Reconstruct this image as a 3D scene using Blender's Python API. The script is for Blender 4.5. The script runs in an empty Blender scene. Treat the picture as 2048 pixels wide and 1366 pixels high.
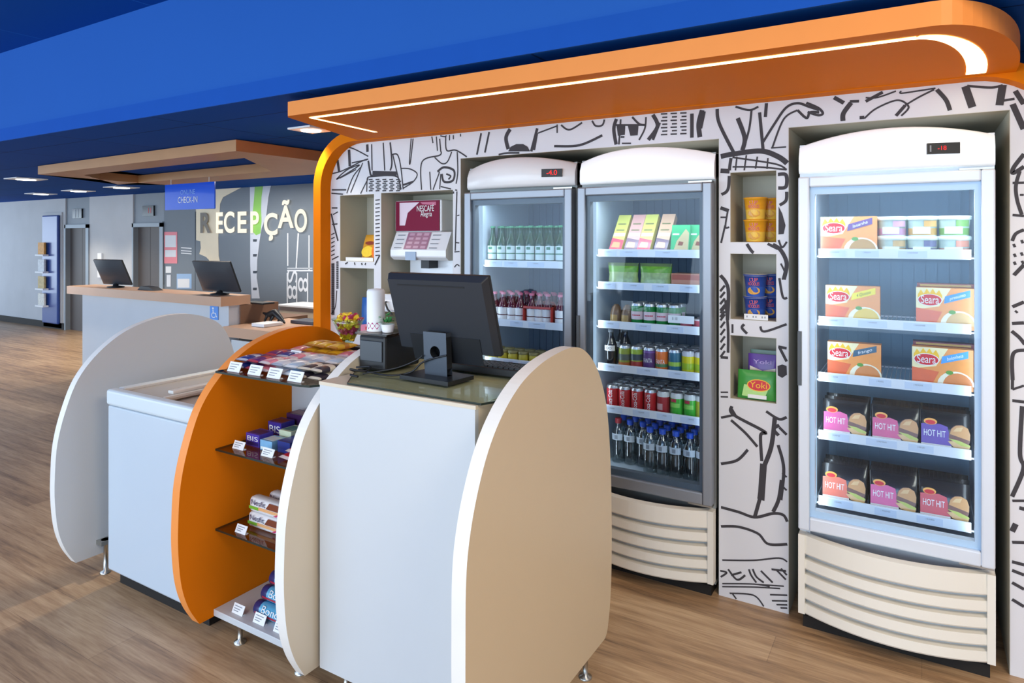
import bpy, math, random
from mathutils import Vector, Matrix
D = bpy.data
SC = bpy.context.scene
COL = SC.collection
R = math.radians
random.seed(7)

# ---------------------------------------------------------------- camera, sky, big lights, exposure
F, HOR, CH, YAW = 1340.0, 476.0, 1.6, R(31.45)
cam = D.cameras.new('camera'); camo = D.objects.new('camera', cam); COL.objects.link(camo)
cam.sensor_width = 36; cam.lens = F / 2048 * 36; cam.shift_y = (HOR - 683) / 2048
cam.clip_start = 0.05
camo.location = (0, 0, CH); camo.rotation_euler = (R(90), 0, YAW)
SC.camera = camo
vs = SC.view_settings
vs.view_transform = 'Standard'; vs.look = 'None'; vs.exposure = 0.53; vs.gamma = 1.0; vs.use_curve_mapping = False

W = D.worlds.new('daylight'); SC.world = W; W.use_nodes = True
W.node_tree.nodes['Background'].inputs[0].default_value = (0.62, 0.80, 1.0, 1)
W.node_tree.nodes['Background'].inputs[1].default_value = 1.1

def area(name, loc, rot, sx, sy, power, col, spread=180):
    l = D.lights.new(name, 'AREA'); l.shape = 'RECTANGLE'; l.size = sx; l.size_y = sy
    l.energy = power; l.color = col; l.spread = R(spread)
    o = D.objects.new(name, l); COL.objects.link(o); o.location = loc; o.rotation_euler = rot
    return o
# daylight through the glass front of the lobby (behind and to the left of the camera)
area('window_daylight', (-5.0, -4.2, 1.5), (R(90), 0, 0), 12, 2.3, 280, (0.70, 0.85, 1.0))
area('window_daylight', (-17.5, 1.5, 1.4), (R(90), 0, R(-90)), 7, 2.2, 120, (0.72, 0.86, 1.0))
# unseen fill light added to brighten the reception and its back cabinet
area('reception_fill', (-6.0, 5.0, 2.27), (0, 0, 0), 3.2, 0.3, 45, (1.0, 0.92, 0.82))
# unseen warm fill lights, without fixtures, over the shop floor, behind the camera
area('lobby_fill', (1.6, 0.6, 2.9), (0, 0, 0), 1.6, 1.6, 75, (1.0, 0.84, 0.62))
area('lobby_fill', (-1.6, -0.6, 2.9), (0, 0, 0), 1.6, 1.6, 22, (1.0, 0.86, 0.66))

# ---------------------------------------------------------------- helpers
def ray(u, v):
    t = (u - 1024) / F
    c, s = math.cos(YAW), math.sin(YAW)
    return Vector((t * c - s, t * s + c, -(v - HOR) / F))
CAMP = Vector((0, 0, CH))
def PY(u, v, Y): r = ray(u, v); return CAMP + r * (Y / r.y)
def PX(u, v, X): r = ray(u, v); return CAMP + r * (X / r.x)
def PZ(u, v, Z): r = ray(u, v); return CAMP + r * ((Z - CH) / r.z)

def lin(h):
    h = h.lstrip('#')
    out = []
    for i in (0, 2, 4):
        x = int(h[i:i + 2], 16) / 255
        out.append(x / 12.92 if x <= 0.04045 else ((x + 0.055) / 1.055) ** 2.4)
    return tuple(out) + (1,)

MATS = {}
def mat(name, hx, rough=0.5, metal=0.0, var=0.04, scale=9.0, coat=0.0, emit=0.0, spec=0.5, bump=0.0):
    if name in MATS: return MATS[name]
    m = D.materials.new(name); m.use_nodes = True; nt = m.node_tree
    b = nt.nodes['Principled BSDF']
    c = lin(hx)
    tc = nt.nodes.new('ShaderNodeTexCoord'); nz = nt.nodes.new('ShaderNodeTexNoise')
    nz.inputs['Scale'].default_value = scale; nz.inputs['Detail'].default_value = 3
    nt.links.new(tc.outputs['Object'], nz.inputs['Vector'])
    mx = nt.nodes.new('ShaderNodeMix'); mx.data_type = 'RGBA'
    mx.inputs[6].default_value = tuple(max(0, x * (1 - var)) for x in c[:3]) + (1,)
    mx.inputs[7].default_value = tuple(min(1, x * (1 + var)) for x in c[:3]) + (1,)
    nt.links.new(nz.outputs['Fac'], mx.inputs[0])
    nt.links.new(mx.outputs[2], b.inputs['Base Color'])
    b.inputs['Roughness'].default_value = rough; b.inputs['Metallic'].default_value = metal
    b.inputs['Coat Weight'].default_value = coat
    b.inputs['Specular IOR Level'].default_value = spec
    if emit:
        b.inputs['Emission Color'].default_value = c; b.inputs['Emission Strength'].default_value = emit
    if bump:
        bp = nt.nodes.new('ShaderNodeBump'); bp.inputs['Strength'].default_value = bump; bp.inputs['Distance'].default_value = 0.01
        nt.links.new(nz.outputs['Fac'], bp.inputs['Height']); nt.links.new(bp.outputs[0], b.inputs['Normal'])
    MATS[name] = m
    return m
def glassmat(name, tint='#ffffff', gloss=0.07, rough=0.02, keep=1.0, edge=0.9):
    if name in MATS: return MATS[name]
    m = D.materials.new(name); m.use_nodes = True; nt = m.node_tree; nt.nodes.clear()
    out = nt.nodes.new('ShaderNodeOutputMaterial'); mx = nt.nodes.new('ShaderNodeMixShader')
    tr = nt.nodes.new('ShaderNodeBsdfTransparent'); gl = nt.nodes.new('ShaderNodeBsdfGlossy')
    lw = nt.nodes.new('ShaderNodeLayerWeight'); lw.inputs[0].default_value = 0.25
    mr = nt.nodes.new('ShaderNodeMapRange'); mr.inputs[3].default_value = gloss; mr.inputs[4].default_value = edge
    pw = nt.nodes.new('ShaderNodeMath'); pw.operation = 'POWER'; pw.inputs[1].default_value = 3.0
    nt.links.new(lw.outputs['Facing'], pw.inputs[0]); nt.links.new(pw.outputs[0], mr.inputs[0])
    c = lin(tint); tr.inputs[0].default_value = tuple(x * keep for x in c[:3]) + (1,)
    gl.inputs['Roughness'].default_value = rough
    nt.links.new(mr.outputs[0], mx.inputs[0]); nt.links.new(tr.outputs[0], mx.inputs[1]); nt.links.new(gl.outputs[0], mx.inputs[2])
    nt.links.new(mx.outputs[0], out.inputs[0])
    MATS[name] = m
    return m
def emitmat(name, hx, strength):
    if name in MATS: return MATS[name]
    m = D.materials.new(name); m.use_nodes = True; nt = m.node_tree; nt.nodes.clear()
    out = nt.nodes.new('ShaderNodeOutputMaterial'); e = nt.nodes.new('ShaderNodeEmission')
    e.inputs[0].default_value = lin(hx); e.inputs[1].default_value = strength
    nt.links.new(e.outputs[0], out.inputs[0]); MATS[name] = m
    return m

_TXT = {}
def textgeo(s, bold=0.0):
    key = (s, bold)
    if key not in _TXT:
        cu = D.curves.new('t', 'FONT'); cu.body = s; cu.size = 1; cu.align_x = 'CENTER'; cu.align_y = 'CENTER'; cu.resolution_u = 6; cu.offset = bold
        o = D.objects.new('t', cu); me = D.meshes.new_from_object(o)
        vs_ = [(v.co.x, v.co.y) for v in me.vertices]; fs = [tuple(p.vertices) for p in me.polygons]
        D.objects.remove(o); D.curves.remove(cu); D.meshes.remove(me)
        w = max(x for x, y in vs_) - min(x for x, y in vs_)
        _TXT[key] = (vs_, fs, w)
    return _TXT[key]

def crom(pts, n=6, closed=False):
    if len(pts) < 3: 
        a, b = pts; return [(a[0] + (b[0] - a[0]) * i / n, a[1] + (b[1] - a[1]) * i / n) for i in range(n + 1)]
    P = [pts[-1]] + list(pts) + [pts[0], pts[1]] if closed else [pts[0]] + list(pts) + [pts[-1]]
    out = []
    segs = len(pts) if closed else len(pts) - 1
    for i in range(segs):
        p0, p1, p2, p3 = P[i], P[i + 1], P[i + 2], P[i + 3]
        for k in range(n):
            t = k / n; t2 = t * t; t3 = t2 * t
            out.append(tuple(0.5 * (2 * p1[j] + (-p0[j] + p2[j]) * t + (2 * p0[j] - 5 * p1[j] + 4 * p2[j] - p3[j]) * t2 + (-p0[j] + 3 * p1[j] - 3 * p2[j] + p3[j]) * t3) for j in range(len(p1))))
    if not closed: out.append(tuple(pts[-1]))
    return out

class MB:
    def __init__(s): s.v = []; s.f = []; s.m = []; s.s = []; s.mats = []; s.M = Matrix.Identity(4)
    def mi(s, m):
        if m not in s.mats: s.mats.append(m)
        return s.mats.index(m)
    def add(s, vs_, fs, m, smooth=False):
        o = len(s.v); s.v += [s.M @ Vector(p) for p in vs_]
        k = s.mi(m) if not isinstance(m, list) else None
        for i, f in enumerate(fs):
            s.f.append(tuple(o + j for j in f)); s.m.append(k if k is not None else s.mi(m[i])); s.s.append(smooth)
        return s
    def box(s, x0, x1, y0, y1, z0, z1, m):
        vs_ = [(x, y, z) for z in (z0, z1) for y in (y0, y1) for x in (x0, x1)]
        return s.add(vs_, [(0, 2, 3, 1), (4, 5, 7, 6), (0, 1, 5, 4), (2, 6, 7, 3), (0, 4, 6, 2), (1, 3, 7, 5)], m)
    def obox(s, cen, size, rot, m):
        keep = s.M; s.M = keep @ Matrix.Translation(cen) @ rot.to_4x4()
        a, b, c = [q / 2 for q in size]; s.box(-a, a, -b, b, -c, c, m); s.M = keep
        return s
    def prism(s, poly, plane, a, b, m, ms=None, smooth=False):
        def P(p, h):
            return {'YZ': (h, p[0], p[1]), 'XZ': (p[0], h, p[1]), 'XY': (p[0], p[1], h)}[plane]
        n = len(poly); vs_ = [P(p, a) for p in poly] + [P(p, b) for p in poly]
        s.add(vs_, [tuple(range(n)), tuple(range(2 * n - 1, n - 1, -1))], m)
        s.add(vs_, [(i, (i + 1) % n, n + (i + 1) % n, n + i) for i in range(n)], ms or m, smooth)
        return s
    def poly3(s, pts, m): return s.add(pts, [tuple(range(len(pts)))], m)
    def lathe(s, prof, m, seg=20, cx=0, cy=0, cz=0, smooth=True, arc=None):
        # prof [(r,z)]; m one material or one per band
        n = len(prof); vs_ = []
        for (r, z) in prof:
            for k in range(seg):
                a = 2 * math.pi * k / seg
                vs_.append((cx + r * math.cos(a), cy + r * math.sin(a), cz + z))
        fs = []; mm = []
        for i in range(n - 1):
            for k in range(seg):
                fs.append((i * seg + k, i * seg + (k + 1) % seg, (i + 1) * seg + (k + 1) % seg, (i + 1) * seg + k))
                mm.append(m[i] if isinstance(m, list) else m)
        s.add(vs_, fs, mm, smooth)
        if prof[0][0] > 1e-5: s.add(vs_[:seg], [tuple(range(seg - 1, -1, -1))], mm[0])
        if prof[-1][0] > 1e-5: s.add(vs_[-seg:], [tuple(range(seg))], mm[-1])
        return s
    def tube(s, pts, r, m, seg=8):
        pts = [Vector(p) for p in pts]; vs_ = []; n = len(pts)
        up = Vector((0, 0, 1))
        for i, p in enumerate(pts):
            d = (pts[min(i + 1, n - 1)] - pts[max(i - 1, 0)]).normalized()
            a = d.cross(up)
            if a.length < 1e-3: a = d.cross(Vector((1, 0, 0)))
            a.normalize(); b = d.cross(a)
            rr = r[i] if isinstance(r, (list, tuple)) else r
            vs_ += [p + (a * math.cos(2 * math.pi * k / seg) + b * math.sin(2 * math.pi * k / seg)) * rr for k in range(seg)]
        fs = [(i * seg + k, i * seg + (k + 1) % seg, (i + 1) * seg + (k + 1) % seg, (i + 1) * seg + k) for i in range(n - 1) for k in range(seg)]
        s.add(vs_, fs, m, True)
        s.add(vs_[:seg], [tuple(range(seg - 1, -1, -1))], m); s.add(vs_[-seg:], [tuple(range(seg))], m)
        return s
    def text(s, st, size, fn, m, width=None, mirror=False, sy=1.0, bold=0.0):
        vs_, fs, w = textgeo(st, bold)
        k = size
        kx = width / w if width else k
        return s.add([fn((-x if mirror else x) * kx, y * k * sy) for x, y in vs_], fs, m)
    def ribbon(s, pts, w, fn, m):
        n = len(pts)
        if n < 2: return s
        L = []; Rr = []
        for i in range(n):
            a = pts[max(i - 1, 0)]; b = pts[min(i + 1, n - 1)]
            dx, dy = b[0] - a[0], b[1] - a[1]; l = math.hypot(dx, dy) or 1
            nx, ny = -dy / l * w / 2, dx / l * w / 2
            L.append((pts[i][0] + nx, pts[i][1] + ny)); Rr.append((pts[i][0] - nx, pts[i][1] - ny))
        vs_ = [fn(*p) for p in L] + [fn(*p) for p in Rr]
        s.add(vs_, [(i, i + 1, n + i + 1, n + i) for i in range(n - 1)], m)
        return s
    def grid(s, nu, nv, fn, m, smooth=True, closed_u=False):
        vs_ = [fn(i / nu, j / nv) for j in range(nv + 1) for i in range(nu + (0 if closed_u else 1))]
        w = nu if closed_u else nu + 1; fs = []
        for j in range(nv):
            for i in range(nu):
                i2 = (i + 1) % w if closed_u else i + 1
                fs.append((j * w + i, j * w + i2, (j + 1) * w + i2, (j + 1) * w + i))
        return s.add(vs_, fs, m, smooth)

def LM(o):
    return Matrix.LocRotScale(o.location, o.rotation_euler, None)
def obj(mb, name, parent=None, label=None, cat=None, group=None, kind=None, bevel=0.0, loc=None, world=True, seg=2):
    if isinstance(loc, tuple): loc = Vector(loc)
    off = Matrix.Identity(4)
    if parent is not None and world:
        p = parent; M = Matrix.Identity(4)
        while p is not None: M = LM(p) @ M; p = p.parent
        off = M.inverted()
    elif parent is None and loc is not None and world: off = Matrix.Translation(-loc)
    me = D.meshes.new(name)
    me.from_pydata([off @ p for p in mb.v], [], mb.f)
    for m in mb.mats: me.materials.append(m)
    me.polygons.foreach_set('material_index', mb.m); me.polygons.foreach_set('use_smooth', mb.s); me.update()
    o = D.objects.new(name, me); COL.objects.link(o)
    if parent is not None: o.parent = parent
    elif loc is not None: o.location = loc
    if bevel:
        b = o.modifiers.new('bevel', 'BEVEL'); b.width = bevel; b.segments = seg; b.limit_method = 'ANGLE'; b.angle_limit = R(50)
    tag(o, label, cat, group, kind)
    return o
def tag(o, label=None, cat=None, group=None, kind=None):
    if label: o['label'] = label
    if cat: o['category'] = cat
    if group: o['group'] = group
    if kind: o['kind'] = kind
    return o
def thing(name, label, cat, loc=(0, 0, 0), rz=0.0, group=None):
    o = D.objects.new(name, None); COL.objects.link(o); o.location = loc; o.rotation_euler = (0, 0, rz); o.empty_display_size = 0.05
    return tag(o, label, cat, group)
def dup(root, loc, rz=None, label=None, group=None, rot=None):
    r = root.copy(); COL.objects.link(r); r.location = loc
    if rz is not None: r.rotation_euler = (0, 0, rz)
    if rot is not None: r.rotation_euler = rot
    if label: r['label'] = label
    if group: r['group'] = group
    for ch in KIDS.get(root.name, []):
        c = ch.copy(); COL.objects.link(c); c.parent = r
    return r
KIDS = {}
def kid(mb, name, root, **k):
    o = obj(mb, name, root, world=False, **k); KIDS.setdefault(root.name, []).append(o); return o
ORD = ['first', 'second', 'third', 'fourth', 'fifth', 'sixth', 'seventh', 'eighth', 'ninth', 'tenth', 'eleventh', 'twelfth']
# ---------------------------------------------------------------- materials of the room
M_white = mat('white_laminate', '#cbd0d4', 0.35, coat=0.1, var=0.01)
M_cream = mat('cream_laminate', '#d9cdb8', 0.4, var=0.015)
M_orange = mat('orange_lacquer', '#e47a10', 0.5, var=0.02, spec=0.03)
M_black = mat('black_plastic', '#1b1d21', 0.45)
M_dark = mat('dark_rubber', '#15110e', 0.7)
M_chrome = mat('brushed_steel', '#b9b9b4', 0.3, 1.0)
M_alu = mat('aluminium', '#979da6', 0.42, 0.6, var=0.02)
M_paper = mat('white_paper', '#eef0f2', 0.6)
M_ink = mat('black_ink', '#2b2a2e', 0.6)
M_greyink = mat('grey_ink', '#8a8f98', 0.6)
M_red = mat('red_print', '#d3202b', 0.45)
M_yellow = mat('yellow_print', '#f6c21a', 0.45)

def floor_material():
    m = D.materials.new('wood_plank_floor'); m.use_nodes = True; nt = m.node_tree; L = nt.links
    b = nt.nodes['Principled BSDF']; tc = nt.nodes.new('ShaderNodeTexCoord')
    br = nt.nodes.new('ShaderNodeTexBrick')
    br.inputs['Scale'].default_value = 1.0; br.inputs['Brick Width'].default_value = 1.35; br.inputs['Row Height'].default_value = 0.19
    br.inputs['Mortar Size'].default_value = 0.0012; br.inputs['Color1'].default_value = (0.35, 0.35, 0.35, 1); br.inputs['Color2'].default_value = (0.75, 0.75, 0.75, 1)
    br.inputs['Mortar'].default_value = (0.1, 0.1, 0.1, 1); br.offset = 0.37
    L.new(tc.outputs['Object'], br.inputs['Vector'])
    mp = nt.nodes.new('ShaderNodeMapping'); mp.inputs['Scale'].default_value = (1.0, 14.0, 1.0); L.new(tc.outputs['Object'], mp.inputs[0])
    n1 = nt.nodes.new('ShaderNodeTexNoise'); n1.inputs['Scale'].default_value = 1.6; n1.inputs['Detail'].default_value = 6; n1.inputs['Roughness'].default_value = 0.62
    L.new(mp.outputs[0], n1.inputs['Vector'])
    n2 = nt.nodes.new('ShaderNodeTexNoise'); n2.inputs['Scale'].default_value = 9; n2.inputs['Detail'].default_value = 4
    L.new(mp.outputs[0], n2.inputs['Vector'])
    ad = nt.nodes.new('ShaderNodeMath'); ad.operation = 'MULTIPLY_ADD'; ad.inputs[1].default_value = 0.55
    L.new(n1.outputs['Fac'], ad.inputs[0])
    m2 = nt.nodes.new('ShaderNodeMath'); m2.operation = 'MULTIPLY'; m2.inputs[1].default_value = 0.25; L.new(n2.outputs['Fac'], m2.inputs[0])
    L.new(m2.outputs[0], ad.inputs[2])
    a3 = nt.nodes.new('ShaderNodeMath'); a3.operation = 'MULTIPLY_ADD'; a3.inputs[1].default_value = 0.22
    L.new(br.outputs['Color'], a3.inputs[0]); L.new(ad.outputs[0], a3.inputs[2])
    cr = nt.nodes.new('ShaderNodeValToRGB'); e = cr.color_ramp.elements
    e[0].position = 0.34; e[0].color = lin('#6d5744'); e[1].position = 0.68; e[1].color = lin('#cfb18c')
    q = cr.color_ramp.elements.new(0.5); q.color = lin('#ab8b69')
    L.new(a3.outputs[0], cr.inputs[0]); L.new(cr.outputs[0], b.inputs['Base Color'])
    b.inputs['Roughness'].default_value = 0.38
    bp = nt.nodes.new('ShaderNodeBump'); bp.inputs['Strength'].default_value = 0.12; bp.inputs['Distance'].default_value = 0.004
    L.new(a3.outputs[0], bp.inputs['Height']); L.new(bp.outputs[0], b.inputs['Normal'])
    return m
def tile_material(name, hx, joint, sx, sy, rough=0.6):
    m = D.materials.new(name); m.use_nodes = True; nt = m.node_tree; L = nt.links; b = nt.nodes['Principled BSDF']
    tc = nt.nodes.new('ShaderNodeTexCoord'); br = nt.nodes.new('ShaderNodeTexBrick'); br.offset = 0.0
    br.inputs['Scale'].default_value = 1; br.inputs['Brick Width'].default_value = sx; br.inputs['Row Height'].default_value = sy
    br.inputs['Mortar Size'].default_value = 0.006; br.inputs['Mortar Smooth'].default_value = 0.3
    c = lin(hx); br.inputs['Color1'].default_value = c; br.inputs['Color2'].default_value = tuple(x * 0.93 for x in c[:3]) + (1,); br.inputs['Mortar'].default_value = lin(joint)
    L.new(tc.outputs['Object'], br.inputs['Vector']); L.new(br.outputs['Color'], b.inputs['Base Color']); b.inputs['Roughness'].default_value = 0.8; b.inputs['Specular IOR Level'].default_value = 0.08
    return m
M_floor = floor_material()
M_ceil = tile_material('navy_ceiling_tiles', '#0347a0', '#012a60', 1.25, 0.62)
M_ceilhi = tile_material('navy_high_ceiling', '#034aa0', '#1a62b4', 1.25, 1.25)
M_beam = mat('blue_paint', '#285fb2', 0.8, spec=0.1, var=0.03, scale=1.5)
M_plaster = mat('grey_cement_plaster', '#bfc1c4', 0.7, var=0.10, scale=2.2, bump=0.05)
M_greymetal = mat('dark_lift_metal', '#57514f', 0.55, 0.2, var=0.06, scale=30)
M_portal = mat('grey_paint', '#77808a', 0.5)
M_mural = mat('slate_mural_paint', '#6c7680', 0.6, var=0.03)

def struct(name, mb, bevel=0): return obj(mb, name, kind='structure', bevel=bevel)
ZL, ZH, YB0, YB1, YLIFT = 2.29, 2.925, 2.185, 2.185, 5.9
struct('floor', MB().box(-18, 5, -4.5, 7.5, -0.06, 0, M_floor))
struct('ceiling', MB().box(-18, 5, YB1, 7.5, ZL, ZL + 0.05, M_ceil))
struct('ceiling_high', MB().box(-18, 5, -4.5, YB0, ZH, ZH + 0.05, M_ceilhi))
struct('trim_1', MB().box(-18, 5, YB0, YB1 + 0.1, ZL + 0.051, ZH + 0.05, M_beam))
struct('trim_2', MB().box(-18, 5, YB0 - 0.012, YB0 - 0.0005, ZL, ZL + 0.088, mat('deep_blue_paint', '#1d54ad', 0.8, spec=0.1)))
M_side = mat('side_wall_paint', '#c9cdd2', 0.7)
struct('wall_right', MB().box(4.0, 4.1, -4.5, 7.5, 0, ZH, M_side))
# lift lobby wall: cement plaster with two lift portals
xd = [(-12.73, -11.93), (-10.62, -9.78)]
zt = 1.83
wm = MB()
wm.box(-18, xd[0][0], YLIFT, YLIFT + 0.2, 0, ZL, M_plaster).box(xd[0][1], xd[1][0], YLIFT, YLIFT + 0.2, 0, ZL, M_plaster)
for (a, b) in xd:
    wm.box(a, b, YLIFT + 0.02, YLIFT + 0.2, zt, ZL, M_portal)
struct('wall_back', wm)
struct('wall_mural', MB().box(xd[1][1], 4.0, YLIFT, YLIFT + 0.2, 0, ZL, M_mural))
struct('baseboard_back', MB().box(-18, xd[0][0], YLIFT - 0.02, YLIFT, 0, 0.11, M_dark))
M_steel = mat('lift_frame_steel', '#8b949c', 0.5, 0.3)
M_amber = mat('dark_panel_glass', '#191c20', 0.2)
for i, (a, b) in enumerate(xd):
    d = thing('door_%d' % (i + 1), None, None, ((a + b) / 2, YLIFT + 0.1, 0)); tag(d, kind='structure')
    mid = a + (b - a) * (0.56 if i == 0 else 0.45)
    f = MB(); f.box(a, a + 0.04, YLIFT - 0.02, YLIFT + 0.1, 0, zt, M_steel).box(b - 0.09, b, YLIFT - 0.02, YLIFT + 0.1, 0, zt, M_steel).box(a, b, YLIFT - 0.02, YLIFT + 0.1, zt - 0.06, zt, M_steel)
    obj(f, 'door_frame', d)
    obj(MB().box(a + 0.04, mid - 0.004, YLIFT + 0.06, YLIFT + 0.09, 0, zt - 0.06, M_greymetal), 'door_leaf', d)
    obj(MB().box(mid + 0.004, b - 0.09, YLIFT + 0.06, YLIFT + 0.09, 0, zt - 0.06, M_greymetal), 'door_leaf', d)
    c0 = (a + b) / 2
    s = MB().box(c0 - 0.15, c0 + 0.15, YLIFT - 0.005, YLIFT + 0.02, zt + 0.11, zt + 0.27, M_amber)
    if i == 0:
        for k in (-0.06, 0.03): s.box(c0 + k, c0 + k + 0.02, YLIFT - 0.008, YLIFT - 0.004, zt + 0.12, zt + 0.26, M_steel)
    else: s.text('11', 0.12, lambda x, y: (c0 + 0.05 + x, YLIFT - 0.007, zt + 0.19 + y), M_red)
    obj(s, 'floor_indicator', d)

# ---------------------------------------------------------------- painted mural behind the reception
def mp(u, v): p = PY(u, v, YLIFT); return (p.x, p.z)
def flat(mb, pix, m, y=YLIFT - 0.004): mb.prism([mp(*p) for p in pix], 'XZ', y, YLIFT, m)
mu = thing('wall_mural_art', 'grey reception mural with bulb letters spelling the Portuguese word for reception', 'mural', (-7.3, YLIFT, 0))
M_cr = mat('mural_cream', '#e6d9bd', 0.6); M_pale = mat('mural_pale', '#ccd2dc', 0.6); M_lime = mat('mural_lime', '#8cc95c', 0.6); M_chalk = mat('mural_chalk', '#d9dde2', 0.6)
M_pink = mat('mural_pink', '#e4858f', 0.6); M_dkmu = mat('mural_dark', '#39424d', 0.6)
m = MB()
z5 = lambda pts: [(320 + x / 5.06, 350 + y / 5.06) for x, y in pts]
flat(m, z5([(365, 345), (560, 345), (560, 90), (900, 90), (780, 150), (640, 225), (610, 290), (600, 420), (590, 640), (595, 820), (620, 940), (600, 1180), (540, 1180), (520, 900), (490, 850), (390, 800), (365, 780)]), M_cr)
flat(m, z5([(365, 660), (410, 670), (415, 740), (400, 800), (470, 830), (510, 880), (530, 960), (535, 1170), (365, 1170)]), M_mural, YLIFT - 0.006)
obj(m, 'silhouette', mu)
m = MB()
flat(m, z5([(912, 95), (1130, 85), (1100, 220), (1075, 420), (1030, 540), (1010, 660), (985, 860), (980, 1040), (1010, 1250), (930, 1250), (915, 900), (915, 600)]), M_pale)
flat(m, z5([(965, 90), (1050, 85), (1030, 220), (1025, 340), (1030, 470), (1020, 590), (975, 610), (930, 560), (940, 400), (955, 240)]), M_lime, YLIFT - 0.006)
for y in (650, 800, 970, 1140): flat(m, z5([(945, y), (985, y), (980, y + 25), (945, y + 25)]), M_dkmu, YLIFT - 0.006)
obj(m, 'green_ribbon', mu)
m = MB()
flat(m, z5([(355, 370), (368, 370), (368, 1165), (355, 1165)]), M_dkmu); obj(m, 'divider_line', mu); m = MB()
flat(m, z5([(25, 470), (42, 470), (42, 1110), (25, 1110)]), M_dkmu); obj(m, 'divider_line', mu); m = MB()
for q in ([(1290, 590), (1300, 590), (1300, 920), (1290, 920)], [(1395, 590), (1408, 590), (1385, 940), (1375, 940)], [(1505, 610), (1515, 610), (1515, 960), (1505, 960)], [(1290, 960), (1545, 960), (1545, 975), (1290, 975)], [(1285, 990), (1295, 990), (1295, 1300), (1285, 1300)], [(1380, 990), (1390, 990), (1390, 1300), (1380, 1300)], [(1490, 990), (1500, 990), (1500, 1300), (1490, 1300)], [(1290, 940), (1545, 940), (1545, 948), (1290, 948)]):
    flat(m, z5(q), M_chalk)
for k, st in ((1335, 'S8'), (1445, '8')):
    p = mp(*z5([(k, 1110)])[0]); m.text(st, 0.3, lambda x, y: (p[0] + y * 0.9, YLIFT - 0.005, p[1] - x * 1.4), M_chalk)
obj(m, 'chalk_lines', mu)
m = MB()
flat(m, z5([(45, 575), (175, 575), (175, 895), (45, 895)]), M_pink)
flat(m, z5([(55, 610), (165, 610), (165, 730), (55, 730)]), M_chalk, YLIFT - 0.006); flat(m, z5([(55, 760), (165, 760), (165, 830), (55, 830)]), M_chalk, YLIFT - 0.006)
flat(m, z5([(60, 925), (115, 925), (115, 990), (60, 990)]), M_chalk); flat(m, z5([(70, 1010), (110, 1010), (110, 1130), (70, 1130)]), M_pale)
flat(m, z5([(180, 1050), (300, 1050), (300, 1140), (180, 1140)]), M_chalk); flat(m, z5([(170, 1000), (320, 1000), (320, 1150), (170, 1150)]), mat('mural_blue', '#8fb0d6', 0.6), YLIFT - 0.002)
for y in (730, 760, 785): flat(m, z5([(215, y), (320, y + 8), (320, y + 18), (215, y + 10)]), M_chalk)
obj(m, 'notice_poster', mu)
# bulb letters
M_bulb = emitmat('bulb_letters', '#f4ead6', 0.9); M_letter = mat('letter_grey', '#77726a', 0.6)
m = MB()
def letter(ch, u, v, h, mt, wpx):
    p = PY(u, v, YLIFT); hh = h / F * p.y * 1.62
    m.text(ch, hh, lambda x, y: (p.x + x, YLIFT - 0.03, p.z + y), mt, bold=0.025, width=PY(u + wpx / 2, v, YLIFT).x - PY(u - wpx / 2, v, YLIFT).x)
for ch, u, v, wpx in (('R', 413, 448, 21), ('E', 442, 448, 14), ('C', 462, 447, 21), ('E', 487, 447, 18), ('P', 512, 447, 17), ('Ç', 545, 451, 27), ('Ã', 575, 436, 32), ('O', 605, 444, 25)):
    letter(ch, u, v, 56, M_letter if ch == 'R' else M_bulb, wpx); obj(m, 'letter', mu); m = MB()


# brochure rack by the lift
br = thing('brochure_rack', 'tall navy brochure rack on grey wall left of the lifts', 'rack', (-13.15, YLIFT - 0.02, 0))
M_navy = mat('navy_panel', '#173f8f', 0.35, coat=0.3)
obj(MB().box(-13.42, -12.86, YLIFT - 0.07, YLIFT - 0.021, 0.09, 2.0, M_navy), 'panel', br, bevel=0.02)
obj(MB().box(-13.47, -12.82, YLIFT - 0.02, YLIFT - 0.001, 0.02, 2.05, M_plaster), 'backing', br)
cl = ['#e8a04a', '#d8dde6', '#c9b27a', '#e6e2d4']
for k in range(4):
    z = 1.28 - k * 0.3
    s = MB().box(-13.46, -13.17, YLIFT - 0.16, YLIFT - 0.07, z, z + 0.03, M_paper)
    sh = obj(s, 'pocket', br)
    obj(MB().box(-13.42, -13.2, YLIFT - 0.13, YLIFT - 0.1, z + 0.03, z + 0.24, mat('leaflet_%d' % k, cl[k], 0.6, var=0.4, scale=25)), 'leaflets', sh)
lp = obj(MB().box(-11.62, -11.5, YLIFT - 0.03, YLIFT - 0.001, 0.95, 1.35, M_paper), 'call_panel', label='slim white call panel on wall between the two lifts', cat='switch', loc=(-11.56, YLIFT, 1.1))

# ---------------------------------------------------------------- wood frame hung under the low ceiling over the reception
M_wood = mat('light_oak', '#b58458', 0.45, var=0.14, scale=3.0)
fo = [PZ(*q, 2.205).to_2d() for q in ((75.8, 349), (472, 302), (627, 321), (330, 370))]
fi = [PZ(*q, 2.205).to_2d() for q in ((167.5, 350), (488.7, 316))] + [PZ(*q, 2.285).to_2d() for q in ((543, 324.7), (236, 355))]
fo[2] = fo[1] + (fo[2] - fo[1]) * ((fo[3].y - fo[1].y) / (fo[2].y - fo[1].y))
fm = MB(); z0, z1 = 2.25, 2.285
fr_t = thing('ceiling_frame', 'flat oak frame hung under the blue ceiling above the reception desk', 'ceiling frame', (-6, 4, 2.25))
for i in range(4):
    j = (i + 1) % 4
    fm.prism([fo[i], fo[j], fi[j], fi[i]], 'XY', 2.205, 2.285, M_wood)
obj(fm, 'oak_panel', fr_t)

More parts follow.
